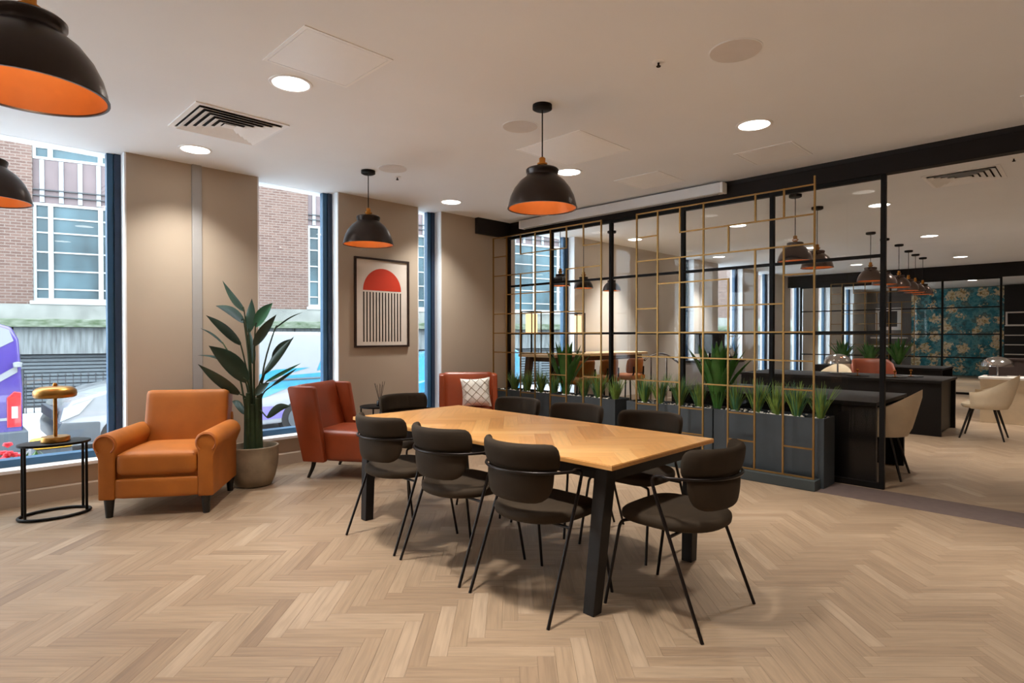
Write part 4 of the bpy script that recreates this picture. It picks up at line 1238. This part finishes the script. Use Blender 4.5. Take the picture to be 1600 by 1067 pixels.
# brass stands and trays on the desk
for i, (u, v) in enumerate(((9.9, 2.55), (9.95, 2.08), (10.3, 1.95))):
    t = thing('tray', 'black tray with a brass stand on the middle desk, %s' % ('leftmost of three', 'middle of three', 'rightmost of three')[i], 'tray', (u, v, 0.75))
    MB().lathe([(0, 0), (0.15, 0), (0.16, 0.012), (0.155, 0.014), (0.14, 0.006), (0, 0.006)], 28).build('dish', 'black_paint', t)
    MB().lathe([(0.035, 0.006), (0.035, 0.012), (0.008, 0.018), (0.006, 0.07), (0.012, 0.075), (0.022, 0.09), (0.012, 0.105), (0, 0.106)], 16).build('brass_stand', 'brass', t)
def dome_lamp(loc, label, r=0.16):
    t = thing('dome_lamp', label, 'table lamp', loc)
    MB().lathe([(0, 0), (r * 0.6, 0), (r * 0.6, 0.012), (0.012, 0.018), (0.012, 0.20), (0, 0.20)], 24).build('base', 'chrome', t)
    MB().lathe([(r * 0.97, 0.16), (r, 0.16), (r * 0.98, 0.20), (r * 0.85, 0.25), (r * 0.6, 0.29), (r * 0.25, 0.312), (0, 0.315), (0, 0.31), (r * 0.24, 0.307), (r * 0.58, 0.285), (r * 0.83, 0.246), (r * 0.96, 0.20), (r * 0.97, 0.16)], 32).build('shade', 'chrome', t, smooth=50)
dome_lamp((10.35, 2.95, 0.75), 'silver dome table lamp on the middle desk near brown chair', 0.2)
# pendants of the next room
p2 = pendant_proto(0.185, 2.21, 'shade_grey', True, 'pendant_lamp', 0.8)
RP = [(7.05, 2.46), (7.92, 2.50), (10.45, 2.52), (11.3, 2.52), (12.2, 2.5), (13.2, 2.55), (13.9, 2.57), (14.6, 2.57)]
nm = ['nearest grey dome pendant behind the gold screen end', 'grey dome pendant just behind the nearest one in the next room', 'grey pendant left of the end post of the glass', 'grey pendant hidden partly by the end post of the glass', 'grey pendant first to the right of the end post', 'grey pendant second to the right of the end post', 'grey pendant third to the right of the end post', 'grey pendant farthest along the row right of the end post']
for i, (u, v) in enumerate(RP):
    place(p2, i > 0, (u, v, ZC), 0, nm[i], 'grey metal dome pendants in the next room')
p3 = pendant_proto(0.14, 2.05, 'shade_black', True, 'pendant_lamp')
for i, (u, v) in enumerate(((6.25, 5.30), (6.80, 5.32), (7.50, 5.32))):
    place(p3, i > 0, (u, v, ZC), 0, ('small dark pendant over the high table, nearest the window end', 'small dark pendant over the high table, middle of three', 'small dark pendant over the high table, right one of three')[i], 'small pendants over the high table')
# high table with lamps and stools
t = thing('high_table', 'high oak bar table behind the glass by the window wall', 'table', (7.28, 5.62, 0))
MB().box(-1.2, 1.2, -0.33, 0.33, 1.05, 1.09).build('top', 'wood_pale', t, smooth=0, bevel=0.004)
for s in (-1, 1):
    for q in (-1, 1):
        MB().leg((s * 1.15, q * 0.29, 0), (s * 1.05, q * 0.24, 1.049), 0.07, 0.09).build('leg', 'wood_dark', t, smooth=0, bevel=0.004)
    MB().bar((s * 1.126, -0.25, 0.25), (s * 1.126, 0.25, 0.25), 0.05).build('stretcher', 'wood_dark', t, smooth=0)
MB().box(-1.0, 1.0, -0.22, 0.22, 0.98, 1.049).build('apron', 'wood_dark', t, smooth=0)
def lantern(loc, label):
    t = thing('lantern_lamp', label, 'table lamp', loc)
    for sx in (-1, 1):
        for sy in (-1, 1):
            MB().box(sx * 0.10 - 0.006, sx * 0.10 + 0.006, sy * 0.10 - 0.006, sy * 0.10 + 0.006, 0, 0.62).build('post', 'black_metal', t, smooth=0)
    for z in (0.006, 0.614):
        ring = MB(); 
        for s in (-1, 1):
            ring.box(-0.106, 0.106, s * 0.10 - 0.006, s * 0.10 + 0.006, z - 0.006, z + 0.006); ring.box(s * 0.10 - 0.006, s * 0.10 + 0.006, -0.094, 0.094, z - 0.006, z + 0.006)
        ring.build('frame', 'black_metal', t, smooth=0)
    MB().lathe([(0.085, 0.30), (0.085, 0.58), (0.082, 0.58), (0.082, 0.30), (0.085, 0.30)], 28).build('lamp_shade', 'lamp_shade_lit', t, smooth=50)
    MB().bar((-0.1, 0, 0.614), (0.1, 0, 0.614), 0.008).build('cross_bar', 'black_metal', t, smooth=0)
    MB().tube([(0, 0, 0.60), (0, 0, 0.58)], 0.01, 8).build('lamp_holder', 'brass', t)
lantern((6.22, 5.82, 1.09), 'glowing lantern lamp on the high table at its window end')
lantern((7.22, 5.80, 1.09), 'lantern lamp on the high table, right one of two')
def stool(loc, d, label):
    t = thing('bar_stool', label, 'stool', loc, face_rz(*d), 'tan leather bar stools at the high table')
    MB().soft(0.40, 0.38, 0.08, 0.03, 6, 0.01, (0, 0, 0.74)).build('seat', 'tan_leather', t, smooth=50)
    back_shell([0.80, 0.805, 0.82, 0.86, 0.92, 0.98, 1.01, 1.02], [50, 58, 62, 64, 64, 62, 56, 48], 0.21, 0.19, 0.0, 0.035, 0.1).build('backrest', 'tan_leather', t, smooth=60)
    for sx in (-1, 1):
        MB().tube([(sx * 0.15, -0.16, 0.71), (sx * 0.13, -0.19, 0.81), (sx * 0.13, -0.19, 0.90)], 0.011, 8).build('back_support', 'black_metal', t)
        for sy in (-1, 1):
            MB().tube([(sx * 0.15, sy * 0.14, 0.71), (sx * 0.22, sy * 0.21, 0)], 0.012, 8).build('leg', 'black_metal', t)
    MB().tube([(0.19, 0.18, 0.25), (-0.19, 0.18, 0.25), (-0.19, -0.18, 0.25), (0.19, -0.18, 0.25)], 0.009, 8, True).build('foot_ring', 'black_metal', t)
for i, u in enumerate((6.3, 6.85, 7.5)):
    stool((u, 5.02, 0), (0, 1), 'tan leather bar stool at the high table, %s' % ('nearest the glass', 'middle of three', 'farthest from the glass')[i])
# handrail
t = thing('handrail', 'brushed metal handrail in front of the next room\'s pier', 'handrail', (8.9, 5.3, 0))
MB().tube(smoothpath([(-0.5, 0, 0.95), (-0.3, 0, 1.02), (0.2, 0, 1.02), (1.2, 0, 0.62)], 5), 0.02, 8).build('rail', 'chrome', t, smooth=50)
for x, z in ((-0.3, 1.01), (0.2, 1.01), (1.15, 0.63)):
    MB().tube([(x, 0, 0), (x, 0, z)], 0.017, 8).build('post', 'chrome', t, smooth=50)
# monitor on sideboard
t = thing('sideboard', 'dark grey sideboard under a black monitor in the next room', 'sideboard', (10.2, 4.95, 0))
MB().box(-0.7, 0.7, -0.25, 0.25, 0.06, 0.88).build('body', 'wall_grey', t, smooth=0, bevel=0.004)
MB().box(-0.72, 0.72, -0.27, 0.27, 0.88, 0.91).build('top', 'desk_black', t, smooth=0)
for k in range(3):
    d_ = MB().box(-0.69 + k * 0.465, -0.24 + k * 0.465, -0.262, -0.25, 0.08, 0.86).build('door', 'wall_grey', t, smooth=0)
    MB().box(-0.28 + k * 0.465, -0.265 + k * 0.465, -0.275, -0.262, 0.40, 0.55).build('handle', 'brass', d_, smooth=0)
MB().box(-0.66, 0.66, -0.2, 0.2, 0.0, 0.06).build('plinth', 'black_paint', t, smooth=0)
t = thing('monitor', 'black monitor screen on the dark grey sideboard', 'monitor', (10.0, 4.95, 0.91))
MB().box(-0.32, 0.32, -0.02, 0.02, 0.12, 0.52).xf(Matrix.Rotation(R(-25), 4, 'Z')).build('screen', 'screen_black', t, smooth=0, bevel=0.006)
MB().lathe([(0, 0), (0.12, 0), (0.12, 0.012), (0.02, 0.016), (0.02, 0.2), (0, 0.2)], 20).build('stand', 'black_metal', t)
# coffee machine / flowers
t = thing('flower_vase', 'silver vase with dark flowers on the grey sideboard', 'vase', (10.65, 4.85, 0.91))
MB().lathe([(0, 0), (0.05, 0), (0.08, 0.06), (0.07, 0.14), (0.035, 0.19), (0.045, 0.22), (0.04, 0.22), (0.03, 0.19), (0, 0.17)], 20).build('vase', 'chrome', t)
for k in range(12):
    a = k * 2.4; rr_ = 0.06 + 0.012 * k
    MB().tube([(0, 0, 0.2), (rr_ * math.cos(a), rr_ * math.sin(a), 0.42 + 0.02 * (k % 4))], 0.003, 5).build('stem', 'stem_green', t)
    MB().lathe([(0, -0.02), (0.022, 0), (0.016, 0.022), (0, 0.018)], 8, (rr_ * math.cos(a), rr_ * math.sin(a), 0.43 + 0.02 * (k % 4))).build('flower', 'leaf_mid' if k % 2 else 'canvas_white', t)
# brown leather chair behind desk
t = thing('lounge_chair', 'brown leather tub chair beyond the middle desk', 'chair', (12.15, 2.85, 0), face_rz(-0.6, -0.4))
MB().soft(0.62, 0.60, 0.26, 0.05, 7, 0.02, (0, 0.02, 0.36)).build('seat', 'brown_leather', t, smooth=50)
back_shell([0.35, 0.36, 0.40, 0.55, 0.70, 0.84, 0.91, 0.93], [80, 86, 90, 92, 88, 76, 60, 48], 0.35, 0.34, 0.02, 0.08, 0.08).build('backrest', 'brown_leather', t, smooth=60)
for sx in (-1, 1):
    for sy in (-1, 1):
        MB().tube([(sx * 0.22, sy * 0.20, 0.24), (sx * 0.26, sy * 0.25, 0)], 0.02, 8, False, 0.012).build('leg', 'dark_leg', t)
# gold trellis + planter in front of second partition
trellis(16.6, 4.9, 7, 0.26, V2, B2, 'gold trellis screen at the far glass partition')
t = thing('planter_box', 'dark trough planter below the far gold screen', 'planter', (16.62 - 0.25, 4.0, 0))
MB().box(-0.15, 0.15, -0.95, 0.95, 0.0, 0.62).build('trough', 'planter_grey', t, smooth=0, bevel=0.004)
MB().box(-0.135, 0.135, -0.93, 0.93, 0.62, 0.625).build('soil', 'soil', t, smooth=0)
def bush(loc, h, label, n=26):
    t = thing('broad_leaf_plant', label, 'plant', loc)
    for i in range(n):
        a = i * 2.4; tl = 0.1 + 0.7 * (i / n); ln = h * random.uniform(0.7, 1)
        mb = MB(); e = (ln * math.sin(tl) * math.cos(a), ln * math.sin(tl) * math.sin(a), ln * math.cos(tl))
        blade(mb, (0, 0, 0), e, 0.09, 0.04, (-math.sin(a), math.cos(a), 0), 6, 0.3, 1)
        mb.build('leaf', 'leaf_green', t, smooth=60)
bush((16.37, 3.35, 0.625), 0.75, 'bushy green plant in the far trough planter, right one')
bush((16.37, 3.95, 0.625), 0.65, 'bushy green plant in the far trough planter, middle one')
bush((16.37, 4.55, 0.625), 0.70, 'bushy green plant in the far trough planter, left one')
# cabinets beyond
t = thing('low_cabinet', 'dark brown low cabinet in front of the floral wallpaper', 'cabinet', (15.6, 0.95, 0))
MB().box(-0.25, 0.25, -0.75, 0.62, 0.0, 0.86).build('body', 'cabinet_brown', t, smooth=0, bevel=0.004)
MB().box(-0.27, 0.27, -0.77, 0.64, 0.86, 0.89).build('top', 'cabinet_brown', t, smooth=0)
for k in range(2):
    d_ = MB().box(-0.262, -0.25, -0.73 + k * 0.675, -0.07 + k * 0.67, 0.04, 0.84).build('door', 'cabinet_brown', t, smooth=0)
    MB().box(-0.275, -0.262, -0.11 + k * 0.13, -0.095 + k * 0.13, 0.35, 0.55).build('handle', 'brass', d_, smooth=0)
t = thing('side_cabinet', 'cream side cabinet behind the chair at the right edge', 'cabinet', (12.0, 0.58, 0))
MB().box(-0.3, 0.3, -0.8, 0.72, 0.0, 0.68).build('body', 'cream_fabric', t, smooth=0, bevel=0.004)
MB().box(-0.32, 0.32, -0.82, 0.74, 0.68, 0.71).build('top', 'shelf_white', t, smooth=0)
dome_lamp((12.0, 1.12, 0.71), 'silver dome table lamp on the cream cabinet above the right chair', 0.21)
# shelving by wallpaper
t = thing('shelf_unit', 'tall black shelf unit with pale shelves right of the wallpaper', 'shelf', (24.35, 1.25, 0))
MB().box(-0.2, 0.24, -0.85, 0.85, 0.0, 2.95).build('carcass', 'shelf_black', t, smooth=0)
for z in (0.75, 1.05, 1.35, 1.65):
    MB().box(-0.36, -0.201, -0.82, 0.82, z, z + 0.03).build('shelf', 'shelf_white', t, smooth=0)
mb = MB(); mb.box(-0.38, -0.201, 0.05, 0.80, 1.66, 1.70); mb.box(-0.38, -0.201, 0.05, 0.80, 2.06, 2.10); mb.box(-0.38, -0.201, 0.05, 0.09, 1.70, 2.06); mb.box(-0.38, -0.201, 0.76, 0.80, 1.70, 2.06)
mb.build('white_box_frame', 'shelf_white', t, smooth=0)
t = thing('clay_pot', 'clay pot on the white box of the black shelf unit', 'pot', (24.06, 0.55, 2.10))
MB().lathe([(0, 0), (0.10, 0), (0.15, 0.16), (0.20, 0.32), (0.16, 0.40), (0.14, 0.40), (0.17, 0.32), (0, 0.30)], 20).build('body', 'terracotta', t)
MB().lathe([(0.14, 0.40), (0.17, 0.42), (0.165, 0.43), (0.135, 0.41), (0.14, 0.40)], 20).build('rim', 'terracotta', t)
t = thing('framed_photo', 'small white framed picture on the far grey wall', 'picture', (24.58, 5.35, 1.95))
MB().box(-0.03, 0.02, -0.4, 0.4, -0.4, 0.4).build('frame', 'shelf_white', t, smooth=0)
MB().box(-0.034, -0.029, -0.28, 0.28, -0.28, 0.28).build('image', 'print_black', t, smooth=0)
for z in (1.25, 0.95):
    q = MB().box(24.3, 24.59, 4.75, 5.85, z, z + 0.05).build('wall_shelf', 'shelf_white', smooth=0)
    tag(q, 'white wall shelf below the far framed picture, %s one' % ('upper' if z > 1 else 'lower'), 'shelf')

# ------------------------------------------------------------------ outside: street, building, vehicles
gd = struct(MB().box(-30, 60, VW + WT, 40, STREET - 0.2, STREET).build('street', 'asphalt', smooth=0)); gd['label'] = 'grey street outside the windows'
pv = struct(MB().box(-30, 60, VW + WT, 8.6, STREET, STREET + 0.12).build('pavement', 'pavement', smooth=0)); pv['label'] = 'pavement just outside the windows'
# brick building, facade along local X, local -Y faces the room
ang = math.atan2(-0.287, 0.957)
fb = thing('brick_building', 'brick building with white steel windows and stone base across the street', 'building', (2.026, 20.18, 0), ang)
S0, S1 = -11.0, 60.0
win_w, per = 4.06, 7.06
MB().box(S0, S1, 0.35, 6.0, STREET, 15).build('core', 'brick', fb, smooth=0)
k0 = -1
bays = [k * per for k in range(k0, 8)]
prev = S0
for x in bays:
    MB().box(prev, x, 0.0, 0.349, 2.2, 15).build('brick_pier', 'brick', fb, smooth=0)
    prev = x + win_w
MB().box(prev, S1, 0.0, 0.349, 2.2, 15).build('brick_pier', 'brick', fb, smooth=0)
def steel_window(x0, z0, z1, hz):
    f = MB()
    e = 0.07
    f.box(x0, x0 + e, 0.08, 0.18, z0, z1); f.box(x0 + win_w - e, x0 + win_w, 0.08, 0.18, z0, z1)
    f.box(x0 + e, x0 + win_w - e, 0.08, 0.18, z0, z0 + e); f.box(x0 + e, x0 + win_w - e, 0.08, 0.18, z1 - e, z1)
    cols = [0.38, 1.50, 2.62, 3.68]
    for c in cols: f.box(x0 + c - 0.055, x0 + c + 0.055, 0.07, 0.18, z0 + e, z1 - e)
    xs = [0.0] + cols + [win_w]
    for q in hz:
        z = z0 + (z1 - z0) * q
        for a, b in zip(xs, xs[1:]): f.box(x0 + a + 0.056, x0 + b - 0.056, 0.10, 0.16, z - 0.02, z + 0.02)
    w_ = f.build('window', 'win_white', fb, smooth=0)
    for a, b in zip(xs, xs[1:]):
        MB().box(x0 + a + 0.02, x0 + b - 0.02, 0.13, 0.145, z0 + 0.02, z1 - 0.02).build('pane', 'far_pane', w_, smooth=0)
for x in bays[:5]:
    steel_window(x, 2.30, 4.94, (0.12, 0.31, 0.50, 0.70, 0.85))
    steel_window(x, 6.12, 8.8, (0.12, 0.31, 0.50, 0.70, 0.85))
    MB().box(x, x + win_w, 0.10, 0.30, 4.94, 6.12).build('spandrel', 'spandrel', fb, smooth=0)
    rb = MB()
    for k in range(10):
        rb.box(x + 0.15 + k * 0.42, x + 0.25 + k * 0.42, 0.06, 0.10, 4.96, 6.10)
    o = rb.build('spandrel_ribs', 'spandrel_rib', fb, smooth=0); o['kind'] = 'stuff'
    MB().box(x, x + win_w, 0.03, 0.1, 5.12, 5.15).build('rail', 'rail_black', fb, smooth=0)
    MB().box(x, x + win_w, 0.03, 0.1, 5.28, 5.31).build('rail', 'rail_black', fb, smooth=0)
    MB().box(x - 0.05, x + win_w + 0.05, -0.08, 0.349, 2.2, 2.29).build('window_ledge', 'win_white', fb, smooth=0)
MB().box(S0, S1, -0.05, 0.349, 1.80, 2.199).build('stone_band', 'stone_pale', fb, smooth=0)
MB().box(S0, S1, -0.30, 0.349, 1.58, 1.80).build('mossy_ledge', 'moss_ledge', fb, smooth=0, bevel=0.02)
for i, x in enumerate([S0 + 3.53 * k for k in range(20)]):
    MB().box(x, x + 3.5, -0.03, 0.349, 0.85, 1.579).build('stone_block', 'stone_streaked', fb, smooth=0, bevel=0.01)
for x in bays[:6]:
    MB().box(x + win_w + 0.2, x + per - 0.55, -0.04, 0.349, STREET, 0.849).build('stone_pier', 'stone_pale', fb, smooth=0, bevel=0.015)
    sh = MB()
    for k in range(14):
        sh.box(x - 0.5, x + win_w + 0.15, 0.20, 0.28, STREET + 0.05 + k * 0.1, STREET + 0.12 + k * 0.1)
    o = sh.build('shutter_slats', 'shutter_grey', fb, smooth=0); o['kind'] = 'stuff'
    MB().box(x - 0.55, x + win_w + 0.2, 0.285, 0.349, STREET, 0.849).build('shutter_back', 'bumper_dark', fb, smooth=0)
    for m_ in (0.0, 0.5, 1.0):
        xx = x - 0.5 + (win_w + 0.6) * m_
        MB().box(xx - 0.05, xx + 0.05, 0.15, 0.2, STREET, 0.849).build('shutter_post', 'shutter_grey', fb, smooth=0)
# railing
rl = MB()
for k in range(110):
    xx = -6 + k * 0.16
    rl.box(xx - 0.01, xx + 0.01, -1.21, -1.19, STREET, 0.30)
    rl.lathe([(0, 0.30), (0.025, 0.33), (0, 0.40)], 6, (xx, -1.2, 0))
for z in (-0.45, 0.0, 0.22):
    rl.box(-6.1, 11.7, -1.22, -1.18, z - 0.015, z + 0.015)
rt = thing('railing', 'black iron railing in front of the grey shutters', 'railing', (2.026, 20.18, 0), ang)
o = rl.build('bars', 'rail_black', rt, smooth=0); o['kind'] = 'stuff'
for xx in (-6.1, 0.0, 6.0, 11.7):
    MB().box(xx - 0.04, xx + 0.04, -1.24, -1.16, STREET, 0.5).build('post', 'rail_black', rt, smooth=0)

def wheel(t, x, y, r=0.33):
    w_ = MB().tube([(x, y - 0.11, r), (x, y + 0.11, r)], r, 24).build('wheel', 'tyre', t, smooth=40)
    MB().tube([(x, y - 0.12, r), (x, y - 0.111, r)], r * 0.62, 20).build('hub_cap', 'bumper_grey', w_, smooth=40)
def van(loc, prof, Wv, body, label, name='van'):
    """front at local -X; near side is local -Y (y=0) to Wv"""
    t = thing(name, label, 'van', loc)
    MB().prism(prof, 0, Wv, 'y').build('body', body, t, smooth=40, bevel=0.05, seg=3)
    return t
front = [(0.0, 0.28), (-0.02, 0.55), (0.03, 0.80), (0.12, 0.93), (0.55, 1.06), (0.98, 1.14), (1.75, 1.82), (2.1, 1.95), (3.2, 2.03), (4.4, 2.03), (4.58, 1.93), (4.66, 1.3), (4.68, 0.35), (4.6, 0.26), (0.1, 0.24)]
v1 = van((1.45, 11.2, STREET), front, 1.9, 'van_white', 'white van with blue graphics parked across the street, nose to the left')
MB().prism([(-0.05, 0.28), (-0.06, 0.50), (0.0, 0.62), (0.50, 0.60), (0.50, 0.27)], -0.015, 1.915, 'y').build('bumper', 'bumper_grey', v1, smooth=40, bevel=0.03)
MB().box(-0.075, 0.0, 0.35, 1.55, 0.64, 0.80).build('grille', 'bumper_dark', v1, smooth=0, bevel=0.01)
MB().prism([(-0.015, 0.64), (0.03, 0.84), (0.40, 0.96), (0.22, 0.74)], -0.018, 0.03, 'y').build('headlight', 'lamp_clear', v1, smooth=0)
MB().prism([(0.02, 0.38), (0.03, 0.50), (0.28, 0.50), (0.26, 0.40)], -0.022, 0.0, 'y').build('fog_light', 'bumper_dark', v1, smooth=0)
MB().prism([(1.12, 1.22), (1.72, 1.76), (2.0, 1.86), (2.0, 1.22)], -0.008, 0.02, 'y').build('side_window', 'bumper_dark', v1, smooth=0)
MB().prism([(1.02, 1.17), (1.73, 1.80), (1.70, 1.83), (0.99, 1.18)], 0.12, 1.78, 'y').build('windscreen', 'bumper_dark', v1, smooth=0)
for pts, mm in (([(3.0, 0.75), (3.6, 0.95), (4.62, 1.0), (4.62, 1.22), (3.6, 1.18), (3.0, 1.0)], 'van_blue'), ([(4.15, 1.25), (4.40, 1.85), (4.55, 1.85), (4.5, 1.3)], 'van_blue'), ([(2.5, 0.35), (2.6, 0.62), (4.6, 0.55), (4.62, 0.36)], 'van_violet'), ([(2.4, 1.05), (3.3, 1.30), (4.0, 1.32), (3.2, 1.12)], 'van_blue')):
    MB().prism(pts, -0.006, 0.01, 'y').build('graphic', mm, v1, smooth=0)
MB().box(4.60, 4.70, -0.01, 0.12, 0.95, 1.15).build('tail_light', 'lamp_red', v1, smooth=0)
for x in (0.82, 3.75):
    wheel(v1, x, 0.10); wheel(v1, x, 1.80)
MB().tube([(3.2, -0.012, 1.10), (4.6, -0.012, 1.10)], 0.02, 6).build('side_rail', 'bumper_dark', v1)

back = [(-5.0, 0.26), (-5.0, 2.1), (-0.30, 2.14), (-0.12, 2.08), (-0.04, 1.9), (0.0, 1.2), (0.0, 0.34), (-0.05, 0.26)]
v2 = van((1.0, 11.2, STREET), back, 1.9, 'van_purple', 'purple and white van at the left edge beyond the window, tail lamp showing')
MB().prism([(-4.9, 1.75), (-4.9, 2.06), (-0.30, 2.10), (-0.15, 2.04), (-0.10, 1.88), (-1.2, 1.2), (-1.6, 1.2)], -0.008, 0.02, 'y').build('white_band', 'van_white', v2, smooth=0)
MB().prism([(-0.9, 0.85), (-0.06, 1.42), (-0.06, 1.52), (-0.9, 0.95)], -0.009, 0.02, 'y').build('white_stripe', 'van_white', v2, smooth=0)
MB().box(-0.9, -0.02, -0.010, 0.02, 0.72, 0.76).build('white_stripe', 'van_white', v2, smooth=0)
MB().prism([(-0.18, 0.62), (-0.02, 0.62), (-0.02, 1.12), (-0.10, 1.14), (-0.18, 1.05)], -0.02, 0.10, 'y').build('tail_light', 'lamp_red', v2, smooth=0, bevel=0.008)
MB().box(-0.13, -0.06, -0.024, 0.0, 0.75, 0.92).build('reversing_lamp', 'lamp_clear', v2, smooth=0)
MB().box(-1.6, 0.06, -0.02, 1.92, 0.24, 0.56).build('bumper', 'bumper_dark', v2, smooth=0, bevel=0.03)
MB().lathe([(0, 0), (0.05, 0.0), (0.06, 0.06), (0, 0.08)], 12, (-0.06, -0.05, 1.50)).build('side_camera', 'van_white', v2)
wheel(v2, -0.95, 0.10); wheel(v2, -3.9, 0.10)
v3 = van((7.6, 11.4, STREET), [(x * 0.9, z * 0.78) for x, z in front], 1.75, 'car_blue', 'small blue van glimpsed through the narrow window', 'van')
MB().prism([(1.0, 0.98), (1.55, 1.36), (2.6, 1.48), (2.6, 0.98)], -0.008, 0.02, 'y').build('side_window', 'bumper_dark', v3, smooth=0)
for x in (0.75, 3.4):
    wheel(v3, x, 0.10, 0.3)
# grit bin + window trough
t = thing('grit_bin', 'grey bin with a yellow lid on the pavement outside', 'bin', (0.98, 8.25, STREET + 0.12))
MB().leg((0, 0, 0), (0, 0, 0.60), 0.28, 0.33).build('body', 'bumper_dark', t, smooth=0, bevel=0.01)
MB().soft(0.36, 0.36, 0.08, 0.03, 5, 0.02, (0, 0, 0.645)).build('lid', 'yellow_plastic', t, smooth=50)
t = thing('flower_trough', 'low trough of green leaves and red flowers outside the window', 'planter', (0.62, 6.75, STREET + 0.12))
MB().box(-0.75, 0.35, -0.18, 0.18, 0, 0.62).build('trough', 'planter_grey', t, smooth=0, bevel=0.01)
mb = MB()
for _ in range(90):
    a = random.uniform(0, 2 * PI); x = random.uniform(-0.7, 0.3); y = random.uniform(-0.13, 0.13); ln = random.uniform(0.10, 0.24); tl = random.uniform(0.1, 1.1)
    blade(mb, (x, y, 0.6), (x + ln * math.sin(tl) * math.cos(a), y + ln * math.sin(tl) * math.sin(a), 0.6 + ln * math.cos(tl)), 0.045, 0.02, (-math.sin(a), math.cos(a), 0), 4, 0.3, 1)
o = mb.build('foliage', 'leaf_green', t, smooth=60); o['kind'] = 'stuff'
mb = MB()
for _ in range(26):
    x = random.uniform(-0.7, -0.05); y = random.uniform(-0.12, 0.12); z = 0.6 + random.uniform(0.14, 0.30); r_ = random.uniform(0.02, 0.04)
    mb.lathe([(0, -r_ * 0.6), (r_, 0), (r_ * 0.8, r_ * 0.6), (0, r_ * 0.3)], 8, (x, y, z))
o = mb.build('flowers', 'petal_red', t, smooth=60); o['kind'] = 'stuff'
